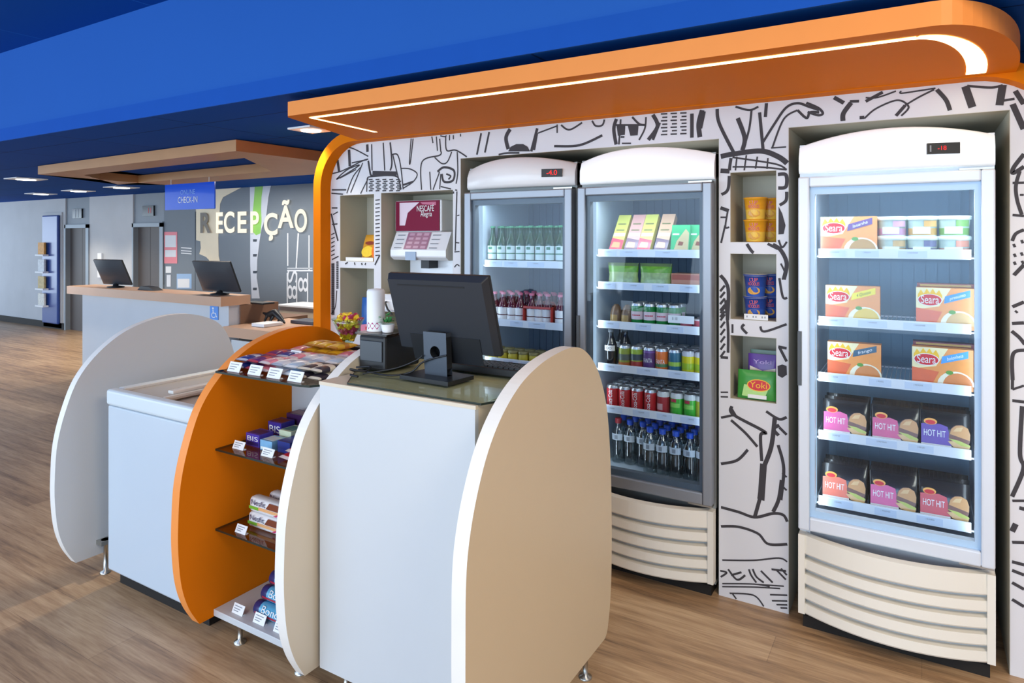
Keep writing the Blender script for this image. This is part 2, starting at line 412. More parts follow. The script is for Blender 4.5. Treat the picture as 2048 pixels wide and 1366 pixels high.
# recessed downlights
M_lampface = emitmat('lamp_glow', '#fff3dc', 6.0)
for k, (u, v, lb) in enumerate([(52, 357, 'recessed downlight in blue ceiling, below left corner of oak frame'), (82, 387, 'recessed downlight lowest and furthest back in the blue ceiling'), (157, 381, 'recessed downlight in blue ceiling above the first lift door'), (243, 374, 'recessed downlight in blue ceiling above the second lift door'), (622, 257, 'bright recessed downlight beside left end of the orange canopy')]):
    p = PZ(u, v, ZL); a = 0.16 if k < 4 else 0.1
    t = thing('ceiling_downlight', lb, 'ceiling light', (p.x, p.y, ZL), 0, 'recessed ceiling downlights')
    obj(MB().box(p.x - a, p.x + a, p.y - a, p.y + a, ZL - 0.012, ZL - 0.001, M_paper), 'bezel', t)
    obj(MB().lathe([(a * 0.6, 0), (a * 0.6, 0.004)], M_lampface, 16, p.x, p.y, ZL - 0.018), 'bulb', t)
    l = D.lights.new('downlight', 'SPOT'); l.energy = 60; l.color = (1, 0.86, 0.66); l.spot_size = R(110); l.spot_blend = 0.6; l.shadow_soft_size = 0.08
    lo = D.objects.new('downlight', l); COL.objects.link(lo); lo.location = (p.x, p.y, ZL - 0.04)

# ---------------------------------------------------------------- reception desk
M_deskfront = mat('pale_cement_panel', '#c6ccd4', 0.6, var=0.06, scale=2.5)
M_desktop = mat('oak_desk_edge', '#c9a184', 0.4, var=0.10, scale=3)
M_walnut = mat('brown_wood_side', '#7d5f4b', 0.45, var=0.12, scale=4)
dk = thing('reception_desk', 'long oak topped reception desk with pale cement front', 'desk', (-7, 4.3, 0))
obj(MB().box(-8.45, -5.72, 4.1, 4.22, 0, 0.945, M_deskfront), 'front_panel', dk)
obj(MB().box(-8.6, -5.7, 4.0, 4.33, 0.945, 1.035, M_desktop), 'desk_top', dk)
obj(MB().box(-5.86, -5.7, 4.22, 4.67, 0, 0.94, M_walnut).box(-8.45, -5.86, 4.75, 5.2, 0.0, 0.74, M_walnut), 'side_panel', dk)
sg = MB(); M_sblue = mat('sign_blue', '#5b96e8', 0.5)
p0, p1 = PY(421, 611, 4.098), PY(437, 640, 4.098)
sg.box(p0.x, p1.x, 4.092, 4.099, p1.z, p0.z, M_sblue)
cx, cz, k = (p0.x + p1.x) / 2, (p0.z + p1.z) / 2, (p0.z - p1.z) / 40
W3 = lambda x, z: (cx + x * k * 1.3, 4.0905, cz + z * k)
sg.add([W3(3 * math.cos(a * 0.785) - 3, 3 * math.sin(a * 0.785) + 13) for a in range(8)], [tuple(range(8))], M_paper)
sg.ribbon([(-3, 9), (-2, -1), (6, -1), (9, -11), (12, -11)], 3, W3, M_paper)
sg.ribbon([(7 * math.cos(R(a)) - 1, 7 * math.sin(R(a)) - 7) for a in range(110, 350, 20)], 2.2, W3, M_paper)
obj(sg, 'access_sticker', dk, label='blue wheelchair access sticker')
# low accessible desk
ld = thing('low_desk', 'low oak side desk joined to the right end of the reception desk', 'desk', (-5.2, 4.3, 0))
obj(MB().box(-5.698, -5.0, 4.02, 4.8, 0.66, 0.755, M_desktop), 'desk_top', ld)
obj(MB().box(-5.68, -5.05, 4.1, 4.75, 0, 0.62, M_white).box(-5.62, -5.1, 4.14, 4.7, 0.62, 0.66, M_dark), 'pedestal', ld)  # dark block fills the shadow gap below the desk top
bc = thing('back_cabinet', 'white back cabinet against the wall behind the low desk', 'cabinet', (-5, 5.7, 0))
obj(MB().box(-6.7, -4.6, 5.5, 5.89, 0, 0.77, M_cream), 'body', bc, bevel=0.005)
obj(MB().box(-6.72, -4.58, 5.48, 5.89, 0.771, 0.79, M_paper), 'cabinet_top', bc)

# monitors on the desk
def lcd(name, label, loc, rz, w=0.48, h=0.29, tilt=-18, group=None):
    t = thing(name, label, 'computer monitor', loc, rz, group)
    b = MB(); b.lathe([(0.09, 0), (0.09, 0.012), (0.03, 0.02), (0.025, 0.05)], M_black, 16); kid(b, 'stand', t)
    mm = MB(); mm.M = Matrix.Translation((0, 0.02, 0.03)) @ Matrix.Rotation(R(tilt), 4, 'X')
    mm.prism([(-w / 2, 0), (w / 2, 0), (w / 2, h), (-w / 2, h)], 'XZ', 0.0, 0.02, M_black)
    mm.add([(-w / 2, 0, 0), (w / 2, 0, 0), (w / 2, 0, h), (-w / 2, 0, h), (-w / 3, -0.035, h * 0.15), (w / 3, -0.035, h * 0.15), (w / 3, -0.035, h * 0.8), (-w / 3, -0.035, h * 0.8)], [(0, 1, 5, 4), (1, 2, 6, 5), (2, 3, 7, 6), (3, 0, 4, 7), (4, 5, 6, 7)], M_monback, True)
    kid(mm, 'screen_housing', t)
    s = MB(); s.M = mm.M; s.box(-w / 2 + 0.012, w / 2 - 0.012, 0.0201, 0.022, 0.012, h - 0.012, mat('screen_glass', '#0b0d10', 0.15)); kid(s, 'screen', t)
    return t
M_monback = mat('dark_monitor_back', '#3b3f46', 0.35, var=0.03)
lcd('computer_monitor', 'tilted black monitor nearer the left end of the reception desk', (-7.86, 4.17, 1.036), R(8), 0.47, 0.31, 24, 'reception desk monitors')
lcd('computer_monitor', 'tilted black monitor at the right end of the reception desk top', (-5.96, 4.17, 1.036), R(8), 0.5, 0.33, 24, 'reception desk monitors')
q = PZ(322, 573, 1.037)
obj(MB().prism([(-0.16, 0), (0.16, 0), (0.06, 0.035), (-0.1, 0.04)], 'XZ', -0.05, 0.05, M_black), 'desk_device', label='flat black device lying on the desk between the two monitors', cat='device', loc=(-7.15, 4.16, 1.036), world=False)
q = MB(); q.M = Matrix.Scale(0.62, 4)
pts = [(-0.2, 0, 0.15), (-0.1, 0, 0.13), (0, 0, 0.14), (0.09, 0, 0.18), (0.2, 0, 0.1), (0.32, 0, 0.02)]
q.tube(pts, [0.012, 0.035, 0.06, 0.055, 0.045, 0.015], M_black, 10)
for x, dy in ((-0.1, -0.03), (-0.07, 0.05), (0.06, -0.05), (0.12, 0.05)): q.tube([(x + 0.03, dy * 0.6, 0.12), (x, dy, 0.06), (x - 0.03, dy, 0.0)], [0.025, 0.02, 0.015], M_black, 8)
pb = PZ(545, 643, 0.757)
obj(q, 'black_ornament', label='crumpled black object standing on the low oak desk', cat='ornament', loc=(-5.5, 4.42, 0.757), world=False)
pb = PZ(566, 647, 0.757)
obj(MB().box(-0.16, 0.02, -0.12, 0.1, 0, 0.03, M_paper), 'paper_stack', label='small stack of white paper on the low oak desk', cat='paper', loc=(-5.30, 4.28, 0.757), world=False, bevel=0.003)
pb = PZ(580, 645, 0.757)
obj(MB().box(-0.02, 0.3, -0.08, 0.12, 0, 0.03, mat('dark_folder', '#4a4d58', 0.5)), 'folder', label='dark grey folder beside the white paper on the low desk', cat='folder', loc=(-5.32, 4.60, 0.757), world=False, bevel=0.003)
kb = PY(525, 613, 4.45)
obj(MB().box(-5.85, -5.55, 4.36, 4.5, 0.9405, 0.955, M_black), 'desk_tray', label='thin black tray on the brown end of the reception desk', cat='tray', loc=(-5.6, 4.45, 0.94))
# hanging sign
Ys = 4.05
a, b2 = PY(330, 370, Ys), PY(429, 417, Ys)
hs = thing('hanging_sign', 'glossy blue check-in sign hung on wires above the reception desk', 'sign', ((a.x + b2.x) / 2, Ys, a.z))
M_sign = mat('blue_sign', '#1453d6', 0.12, coat=0.4)
obj(MB().box(a.x, b2.x, Ys, Ys + 0.012, b2.z, a.z, M_sign), 'panel', hs)
sm = MB(); cx, cz = (a.x + b2.x) / 2, (a.z + b2.z) / 2; hh = a.z - b2.z
sm.text('ONLINE', hh * 0.26, lambda x, y: (cx - 0.02 + x, Ys - 0.002, cz + hh * 0.16 + y), mat('sign_pale_blue', '#7fa6ec', 0.5))
sm.text('CHECK-IN', hh * 0.34, lambda x, y: (cx - 0.02 + x * 0.8, Ys - 0.002, cz - hh * 0.14 + y), M_paper)
obj(sm, 'lettering', hs)
for u in (341, 417):
    w = PY(u, 370, Ys); obj(MB().tube([(w.x, Ys + 0.006, w.z), (w.x, Ys + 0.006, 2.2)], 0.003, M_paper, 6), 'wire', hs)
# ---------------------------------------------------------------- kiosk wall with niches
YW = 3.045
M_wallw = mat('white_wall_panel', '#dcdde2', 0.5, var=0.01)
M_niche = mat('greige_niche_laminate', '#bdb9a8', 0.55, var=0.02)
M_drawing = mat('charcoal_drawing_ink', '#3b383d', 0.7)
XL, XR, ZTOP = -3.22, 0.43, 2.187
def rect(u0, v0, u1, v1):
    a, b = PY(u0, v0, YW), PY(u1, v1, YW); return [a.x, b.z, b.x, a.z]
NB1 = [-2.20, -0.001, -0.775, 2.045]     # two fridges
NB2 = [-0.484, -0.001, 0.276, 2.07]      # freezer
nA = rect(680, 391, 748, 524); nC = rect(680, 535, 746, 664); nB = rect(762, 386, 906, 596); nE = rect(762, 622, 906, 720)
nC[0], nC[2] = nA[0], nA[2]; nE[0], nE[2] = nB[0], nB[2]; nE[1] = 0.95; nC[1] = 1.0
d1, d2, d3 = rect(1463, 345, 1554, 485), rect(1463, 507, 1554, 644), rect(1463, 670, 1553, 808)
for d in (d1, d2, d3): d[0], d[2] = -0.726, -0.532
HOLES = [NB1, NB2, nA, nB, nC, nE, d1, d2, d3]
kw = thing('kiosk_wall', 'white niche wall with black line drawings wrapped by an orange frame and canopy', 'display wall', (-1.4, YW, 0))
def rr_pts(x0, x1, z0, z1, r, n=10):
    P = [(x0, z0)]
    P += [(x0 + r - r * math.cos(R(90 * k / n)), z1 - r + r * math.sin(R(90 * k / n))) for k in range(n + 1)]
    P += [(x1 - r + r * math.sin(R(90 * k / n)), z1 - r + r * math.cos(R(90 * k / n))) for k in range(n + 1)]
    P += [(x1, z0)]
    return P
def panel_with_holes(outer, holes, y0, y1):
    cu = D.curves.new('w', 'CURVE'); cu.dimensions = '2D'; cu.fill_mode = 'BOTH'; cu.extrude = (y1 - y0) / 2
    for P in [outer] + holes:
        sp = cu.splines.new('POLY'); sp.points.add(len(P) - 1)
        for i, (x, z) in enumerate(P): sp.points[i].co = (x, z, 0, 1)
        sp.use_cyclic_u = True
    o = D.objects.new('w', cu); me = D.meshes.new_from_object(o)
    mb = MB(); mb.add([(v.co.x, (y0 + y1) / 2 - v.co.z, v.co.y) for v in me.vertices], [tuple(p.vertices) for p in me.polygons], M_wallw)
    D.objects.remove(o); D.curves.remove(cu); D.meshes.remove(me)
    return mb
RC = 0.27
outer = rr_pts(XL, XR, 0.0, ZTOP, RC)
small = [[(h[0], h[1]), (h[0], h[3]), (h[2], h[3]), (h[2], h[1])] for h in HOLES[2:]]
# the two tall openings run down to the floor, so they are notches of the outline
O = []
for P in outer: O.append(P)
notch = []
for h in (NB2, NB1): notch += [(h[2], 0.0), (h[2], h[3]), (h[0], h[3]), (h[0], 0.0)]
obj(panel_with_holes(O + notch, small, YW, YW + 0.025), 'front_panel', kw)
def niche(h, dep, floor=True):
    t = 0.012; y0, y1 = YW + 0.001, YW + dep; mb = MB()
    mb.box(h[0] - t, h[0] + 0.0015, y0, y1, max(h[1], 0), h[3], M_niche).box(h[2] - 0.0015, h[2] + t, y0, y1, max(h[1], 0), h[3], M_niche)
    mb.box(h[0] - t, h[2] + t, y0, y1, h[3] - 0.0015, h[3] + t, M_niche).box(h[0] - t, h[2] + t, y1, y1 + t, max(h[1], 0), h[3] + t, M_niche)
    if floor: mb.box(h[0] - t, h[2] + t, y0, y1, h[1] - t, h[1] + 0.0015, M_niche)
    return mb
for h in HOLES: obj(niche(h, 0.72 if h[1] < 0.1 else (0.30 if h[2] - h[0] > 0.4 else 0.24), h[1] > 0.1), 'niche', kw)
# orange wrap frame (left, top and right), standing proud of the wall
fo_ = rr_pts(XL - 0.064, XR + 0.064, 0.0, ZTOP + 0.064, RC + 0.064, 12); fi_ = rr_pts(XL, XR, 0.0, ZTOP, RC, 12)
mb = MB(); n = len(fo_)
y0, y1 = 2.961, YW + 0.8
vs_ = [(x, y0, z) for x, z in fo_] + [(x, y0, z) for x, z in fi_] + [(x, y1, z) for x, z in fo_] + [(x, y1, z) for x, z in fi_]
mb.add(vs_, [(i, i + 1, n + i + 1, n + i) for i in range(n - 1)] + [(2 * n + i, 3 * n + i, 3 * n + i + 1, 2 * n + i + 1) for i in range(n - 1)], M_orange)
mb.add(vs_, [(i, 2 * n + i, 2 * n + i + 1, i + 1) for i in range(n - 1)] + [(n + i, n + i + 1, 3 * n + i + 1, 3 * n + i) for i in range(n - 1)], M_orange, True)
mb.add(vs_, [(0, n, 3 * n, 2 * n), (n - 1, 3 * n - 1, 4 * n - 1, 2 * n - 1)], M_orange)
obj(mb, 'orange_frame', kw)
# canopy
Zc0, Zc1 = ZTOP + 0.003, ZTOP + 0.072
fl = PZ(570, 233, Zc0); fb = PZ(690, 272, Zc0)
yF = fl.y
rgt = 0.325; rr = 0.34
cp = [(fl.x + 0.02, yF)] + [(0.02 + 0.265 * math.sin(R(90 * k / 16)), yF + 0.74 * (1 - math.cos(R(90 * k / 16)))) for k in range(17)] + [(0.285, 2.96), (fb.x - (2.96 - fb.y) * (fl.x - fb.x) / (fb.y - fl.y), 2.96), (fl.x - 0.008, yF + 0.025)]
M_orangelit = mat('orange_lit_edge', '#f2954a', 0.4, spec=0.2)  # lighter orange: window light on the fascia and panel rims put into the colour
obj(MB().prism(cp, 'XY', Zc0, Zc1, M_orange, M_orangelit), 'canopy', kw, bevel=0.008)
# LED channel in the canopy's underside
M_led = emitmat('warm_led', '#ffe6a4', 5.0)
P1 = [PZ(*q, Zc0).to_2d() for q in ((752, 264), (622, 235))]
P2 = [PZ(*q, Zc0).to_2d() for q in ((1840, 80), (1893, 79))]
i0 = 0.13; w_ = 0.035
path = [tuple(P1[0]), tuple(P1[1]), (P1[1].x + 0.6, yF + 0.105), (-0.35, yF + 0.10)]
cxr, cyr, r0 = rgt - rr - 0.02, yF + 0.10 + 0.24, 0.24
arc = [(cxr + r0 * math.sin(R(90 * k / 8)), cyr - r0 * math.cos(R(90 * k / 8))) for k in range(9)] + [(cxr + r0, cyr + 0.13)]
mb = MB()
FN = lambda x, y: (x, y, Zc0 - 0.0015)
mb.ribbon([path[0], path[1]], 0.022, FN, M_led)
mb.ribbon([path[1], (-0.014, yF + 0.10)], 0.03, FN, M_led)
NA = 14; th = [R(90 * k / NA) for k in range(NA + 1)]
vi = [FN(-0.025 + 0.16 * math.sin(a), yF + 0.117 + 0.60 * (1 - math.cos(a))) for a in th]; vo = [FN(-0.005 + 0.20 * math.sin(a), yF + 0.084 + 0.633 * (1 - math.cos(a))) for a in th]
mb.add(vi + vo, [(k, k + 1, NA + 2 + k, NA + 1 + k) for k in range(NA)], M_led)
obj(mb, 'light_strip', kw, label='warm glowing light strip')

# line drawing on the front panel -------------------------------------------------
Z = {'6': (640, 260, 4.553), '6b': (640, 380, 4.875), 'R2': (700, 0, 2.179), '7': (1560, 0, 3.795), '5': (1560, 200, 3.795), '3': (1140, 240, 3.415), '4': (1140, 600, 3.415), 'b': (1180, 960, 3.365), 'r5': (1560, 380, 3.594), 'r6': (1560, 740, 3.594), 'rb': (1560, 1040, 4.19)}
STROKES = {
 '6': [(9, [(100, 400), (180, 380), (250, 350), (390, 280), (440, 265)]), (9, [(200, 165), (290, 165), (440, 240)]), (9, [(205, 130), (205, 215)]), (9, [(145, 180), (145, 225)]), (24, [(265, 180), (272, 330)]), (22, [(160, 275), (175, 380)]), (9, [(290, 300), (430, 270)]), (9, [(150, 450), (200, 400), (270, 350), (360, 320), (240, 400), (150, 450)]), (8, [(330, 360), (180, 440)]), (9, [(390, 300), (350, 400), (280, 570)]), (9, [(370, 340), (300, 430), (240, 590)]), (10, [(90, 545), (240, 545)]), (9, [(90, 575), (210, 585)]), (22, [(430, 90), (433, 200)]), (10, [(470, 95), (475, 370)]), (10, [(575, 80), (590, 370)]), (16, [(440, 280), (460, 400), (480, 420)]), (34, [(478, 395), (700, 400)]), (14, [(635, 70), (655, 290), (640, 370)]), (10, [(655, 225), (705, 225), (735, 330), (760, 560)]), (10, [(665, 230), (690, 340), (745, 560)]), (9, [(735, 350), (820, 355), (885, 400), (850, 470), (760, 530)]), (14, [(760, 500), (850, 470)]), (9, [(850, 60), (825, 285), (815, 285), (832, 60)]), (9, [(430, 440), (470, 425), (700, 425), (730, 560)]), (9, [(430, 440), (425, 580)]), (9, [(440, 440), (370, 580)]), (10, [(925, 545), (930, 290), (1090, 230), (1100, 190)]), (10, [(1090, 80), (1100, 190)]), (10, [(1145, 60), (1155, 185), (1240, 185), (1360, 260)]), (9, [(1045, 250), (1110, 305), (1160, 290), (1200, 200)]), (9, [(1000, 380), (1010, 545)]), (9, [(1090, 380), (1030, 545)]), (9, [(1090, 540), (1100, 400)]), (16, [(1070, 380), (1130, 340), (1220, 370), (1210, 460), (1130, 470), (1110, 400)]), (12, [(1150, 400), (1190, 420), (1170, 450)]), (10, [(1250, 200), (1255, 380), (1240, 490)]), (9, [(1100, 515), (1250, 550)]), (9, [(1015, 40), (1030, 120)]), (9, [(1060, 60), (1070, 190)]), (9, [(1085, 50), (1140, 60), (1165, 30)]), (9, [(1180, 30), (1180, 95)]), (9, [(1215, 25), (1215, 85)]), (9, [(1280, 20), (1280, 60)]), (10, [(1247, 560), (1232, 1100)]), (10, [(1217, 560), (1215, 640)]), (8, [(1250, 780), (1290, 770)]), (8, [(1235, 1025), (1280, 1030)]), (8, [(1225, 1110), (1300, 1105)]), (8, [(1225, 1250), (1250, 1225), (1280, 1250)]), (12, [(500, 1230), (545, 1140)]), (10, [(90, 710), (160, 710)]), (14, [(95, 720), (125, 860), (165, 1010)]), (9, [(110, 860), (160, 855)]), (8, [(120, 770), (165, 745)]), (9, [(90, 1190), (170, 1150)]), (10, [(230, 1220), (280, 1190)]), (10, [(310, 1190), (320, 1230)]), (12, [(370, 1180), (385, 1230)]), (10, [(430, 1180), (410, 1230)])]
   + [(8, [(505, y), (545, y - 5)]) for y in range(640, 1180, 36)] + [(8, [(92, 960 + i * 38), (135, 938 + i * 38)]) for i in range(6)]
   + [(9, [(445 + c * 62 + (r % 2) * 10, 452 + r * 17), (480 + c * 62 + (r % 2) * 12, 450 + r * 17)]) for r in range(7) for c in range(5)],
 '6b': [(13, [(112, 725 + i * 18), (142, 722 + i * 18)]) for i in range(28)] + [(11, [(160, 705 + i * 18), (182, 702 + i * 18)]) for i in range(15)] + [(9, [(165, 980), (150, 1140), (110, 1210)])] + [(9, [(92, 1000 + i * 24), (100, 1004 + i * 24)]) for i in range(10)],
 'R2': [(7, [(550, 690), (575, 565)]), (7, [(585, 680), (610, 560)]), (14, [(700, 560), (680, 600), (690, 650)]), (6, [(645, 675), (690, 667), (820, 667)]), (10, [(820, 545), (790, 660)]), (9, [(815, 580), (800, 665)]), (5, [(820, 580), (900, 550)]), (5, [(903, 530), (903, 580)]), (6, [(920, 545), (960, 565), (1040, 520), (1070, 548), (1100, 545), (1110, 515)]), (8, [(890, 637), (1000, 633), (1100, 590)]), (12, [(1165, 510), (1150, 560), (1160, 630)]), (6, [(1180, 520), (1172, 630)]), (6, [(1160, 545), (1285, 545)]), (7, [(1230, 510), (1260, 540), (1285, 545)]), (6, [(1180, 597), (1196, 597)]), (5, [(1185, 625), (1225, 625)]), (6, [(1290, 510), (1285, 560), (1260, 610)]), (13, [(1320, 500), (1340, 550), (1300, 610)]), (9, [(1350, 535), (1320, 610)]), (12, [(1490, 480), (1490, 600)]), (16, [(1535, 480), (1520, 540), (1525, 598)]), (8, [(1548, 475), (1530, 560)]), (11, [(1600, 470), (1610, 540), (1680, 680)]), (7, [(1680, 465), (1740, 480), (1780, 465)]), (14, [(1690, 515), (1720, 600), (1710, 655)]), (7, [(1750, 480), (1740, 560), (1715, 650)]), (10, [(1785, 490), (1800, 650)]), (10, [(1815, 450), (1810, 510)]), (8, [(1800, 620), (1850, 540), (1900, 470), (1950, 450), (2000, 465), (2045, 480)]), (6, [(1840, 645), (1890, 520), (1950, 480)]), (5, [(1835, 645), (1910, 640)]), (8, [(1950, 480), (1990, 515), (2005, 490), (2045, 490)])]
   + [(5, [(1355 + c * 42 + (r % 2) * 6, 497 + r * 15 - c * 2), (1383 + c * 42, 496 + r * 15 - c * 2)]) for r in range(7) for c in range(3)],
 '7': [(14, [(200, 780), (290, 820), (325, 860), (290, 875), (210, 850)]), (22, [(410, 740), (485, 782)]), (26, [(478, 918), (482, 860), (540, 780)]), (16, [(530, 770), (600, 768)]), (18, [(650, 770), (780, 700)]), (9, [(650, 742), (740, 740), (880, 692)]), (9, [(920, 690), (920, 708), (1050, 690), (1180, 670)]), (24, [(622, 905), (622, 880)]), (10, [(640, 900), (720, 830), (850, 770), (920, 765), (970, 800), (970, 830), (920, 880)]), (10, [(950, 800), (1050, 740), (1170, 680)]), (18, [(880, 880), (950, 800)]), (22, [(1190, 680), (1260, 760), (1290, 838)]), (38, [(1405, 655), (1460, 815)]), (38, [(1690, 645), (1665, 800)]), (14, [(1420, 652), (1600, 665), (1690, 648)]), (14, [(1690, 765), (1780, 750)]), (30, [(1765, 790), (1850, 980)]), (26, [(1785, 690), (1850, 790)])],
 '5': [(22, [(1852, 410), (1775, 510), (1770, 555), (1852, 505)]), (14, [(1765, 630), (1852, 628)]), (18, [(1820, 540), (1790, 650), (1800, 760), (1835, 870)]), (12, [(1820, 720), (1850, 720)]), (14, [(1752, 872), (1852, 880)]), (18, [(1852, 985), (1790, 1015), (1762, 1070)]), (20, [(1852, 1250), (1775, 1330)])] + [(20, [(x, y), (x + 20, y - 6)]) for x, y in ((1768, 1108), (1828, 1078), (1772, 1182), (1825, 1172), (1772, 1242), (1832, 1236))],
 'r5': [(18, [(1658, 845), (1754, 805)]), (16, [(1692, 880), (1705, 870)]), (18, [(1655, 960), (1754, 955)]), (18, [(1660, 1010), (1720, 1060), (1760, 1110)]), (18, [(1760, 1150), (1675, 1180), (1672, 1366)])],
 'r6': [(14, [(1672, 0), (1670, 140)]), (12, [(1670, 140), (1754, 112)]), (16, [(1657, 218), (1757, 230)]), (20, [(1740, 260), (1725, 600), (1750, 710), (1668, 910)]), (14, [(1657, 940), (1757, 940)]), (20, [(1720, 990), (1757, 1000)]), (26, [(1668, 1160), (1695, 1105)]), (16, [(1655, 1237), (1757, 1240)])],
 'rb': [(20, [(1930, 345), (2045, 375)]), (20, [(1930, 415), (2045, 460)]), (20, [(1930, 515), (2045, 580)]), (20, [(1930, 655), (2045, 725)])],
 '3': [(26, [(1030, 250), (1100, 235), (1300, 212), (1420, 250), (1488, 300)]), (16, [(1100, 260), (1090, 330), (1080, 470), (1035, 510)]), (24, [(1028, 347), (1090, 350)]), (9, [(1110, 255), (1400, 300), (1480, 340)]), (9, [(1110, 320), (1300, 322), (1480, 340)]), (8, [(1140, 250), (1130, 345)]), (8, [(1205, 240), (1190, 345)]), (8, [(1280, 250), (1265, 345)]), (8, [(1352, 260), (1345, 345)]), (18, [(1420, 372), (1475, 376), (1475, 455), (1422, 465)]), (16, [(1480, 490), (1475, 550), (1432, 582)]), (10, [(1425, 820), (1450, 870), (1488, 820)]), (20, [(1385, 850), (1440, 890), (1480, 980), (1460, 1090)]), (9, [(1450, 1090), (1470, 1050), (1440, 980)]), (12, [(1430, 1080), (1455, 1210), (1490, 1210)]), (18, [(1028, 600), (1085, 620)]), (9, [(1078, 620), (1062, 730), (1090, 730)]), (10, [(1060, 720), (1032, 840)]), (9, [(1028, 665), (1070, 665)]), (18, [(1028, 1060), (1080, 1150), (1076, 1366)]), (16, [(1205, 842), (1245, 900), (1280, 912)]), (14, [(1350, 845), (1420, 880)])] + [(12, [(1026, 1170 + i * 44), (1058, 1130 + i * 44)]) for i in range(5)],
 '4': [(14, [(1062, 0), (1080, 200), (1080, 360)]), (14, [(1022, 390), (1080, 395)]), (10, [(1110, 165), (1110, 225)]), (14, [(1190, 165), (1175, 190), (1210, 230)]), (12, [(1300, 180), (1330, 215), (1480, 165)]), (14, [(1415, 317), (1480, 330)]), (14, [(1430, 322), (1480, 420)]), (8, [(1022, 630), (1080, 630)]), (8, [(1022, 660), (1080, 662)]), (16, [(1105, 725), (1115, 782), (1330, 900), (1302, 925), (1310, 1100)]), (12, [(1022, 805), (1100, 790)]), (14, [(1100, 820), (1200, 910), (1280, 1002)]), (14, [(1340, 760), (1400, 800), (1440, 815), (1480, 800)]), (22, [(1400, 800), (1375, 1000), (1320, 1150)]), (34, [(1322, 1120), (1305, 1366)]), (18, [(1430, 855), (1390, 880), (1425, 925)]), (14, [(1430, 870), (1480, 920)]), (16, [(1422, 990), (1460, 1150), (1440, 1366)]), (10, [(1450, 1180), (1480, 1210)]), (10, [(1450, 1270), (1480, 1300)]), (14, [(1022, 1120), (1140, 1095), (1215, 1022)])] + [(11, [(1024, 95 + i * 50), (1058, 48 + i * 50)]) for i in range(7)],
 'b': [(28, [(1162, 0), (1145, 130)]), (18, [(1148, 110), (1110, 245)]), (18, [(1290, 0), (1270, 130), (1232, 215)]), (14, [(872, 180), (1000, 215), (1110, 250), (1230, 225), (1300, 235), (1328, 280)]), (13, [(872, 312), (1000, 315), (1130, 360), (1200, 430), (1328, 432)]), (8, [(872, 538), (1100, 540), (1270, 525), (1328, 550)]), (9, [(872, 610), (920, 622), (880, 652)]), (10, [(930, 600), (990, 670), (1045, 640)]), (10, [(950, 640), (1020, 620)]), (10, [(1070, 600), (1085, 640), (1120, 690)]), (10, [(1095, 598), (1120, 650), (1170, 690)]), (10, [(1150, 610), (1230, 690)]), (10, [(1222, 600), (1320, 612)]), (10, [(1255, 605), (1318, 670)]), (10, [(1285, 595), (1325, 640)]), (7, [(872, 697), (1100, 700), (1210, 717)]), (7, [(872, 717), (1100, 720), (1280, 730)]), (7, [(1130, 702), (1330, 716)]), (8, [(940, 762), (1100, 775), (1170, 850)]), (8, [(960, 766), (985, 800)]), (8, [(1212, 771), (1328, 775)]), (8, [(1225, 812), (1328, 814)]), (8, [(1255, 838), (1328, 840)]), (8, [(1282, 860), (1328, 862)])],
}
BLOBS = [('R2', [(690, 660), (700, 640), (725, 628), (755, 628), (775, 640), (785, 660)]), ('R2', [(1162, 548), (1200, 546), (1198, 588), (1168, 592)]), ('R2', [(1210, 545), (1258, 543), (1254, 590), (1222, 592)]), ('3', [(1425, 590), (1450, 640), (1472, 720), (1460, 778), (1424, 782)]), ('4', [(1418, 450), (1450, 440), (1480, 450), (1482, 510), (1450, 532), (1420, 515)]), ('4', [(1100, 720), (1145, 795), (1098, 795)])]
def inhole(x, z, g=0.004):
    return any(h[0] - g < x < h[2] + g and h[1] - g < z < h[3] + g for h in HOLES) or x < XL + 0.006 or x > XR - 0.006 or z > ZTOP - 0.004
mb = MB(); kk = 0
for key, L in STROKES.items():
    ox, oy, s_ = Z[key]
    for w, pts in L:
        pp = []
        for q in crom(pts, 8):
            p = PY(ox + q[0] / s_, oy + q[1] / s_, YW); pp.append((p.x, p.z))
        dep = PY(ox + pts[0][0] / s_, oy + pts[0][1] / s_, YW); depth = (dep.x * -math.sin(YAW) + dep.y * math.cos(YAW))
        wd = max(0.0055, w / s_ / F * depth * 1.32)
        kk += 1; yy = YW - 0.0008 - (kk % 17) * 0.00004
        run = []
        for p in pp + [None]:
            if p is None or inhole(*p):
                if len(run) > 1: mb.ribbon(run, wd, lambda x, z: (x, yy, z), M_drawing)
                run = []
            else: run.append(p)
for key, pts in BLOBS:
    ox, oy, s_ = Z[key]
    mb.poly3([(PY(ox + x / s_, oy + y / s_, YW).x, YW - 0.0016, PY(ox + x / s_, oy + y / s_, YW).z) for x, y in pts], M_drawing)
obj(mb, 'line_drawing', kw)

# wall socket between the niches
p0, p1 = PY(763, 600, YW), PY(792, 621, YW)
so = thing('wall_socket', 'white wall socket with black cable on the kiosk wall behind the monitor', 'socket', ((p0.x + p1.x) / 2, YW, p1.z))
obj(MB().box(p0.x + 0.01, p1.x, YW - 0.008, YW - 0.002, p1.z, p0.z, M_paper), 'cover_plate', so, bevel=0.002)
c = Vector(((p0.x + p1.x) / 2, YW - 0.012, (p0.z + p1.z) / 2))
obj(MB().tube([c + Vector((-0.01, 0, 0.02)), c + Vector((0, -0.02, 0.02)), c + Vector((0.02, -0.02, -0.02)), c + Vector((0.05, -0.015, -0.05))], 0.006, M_black, 8), 'cable', so)
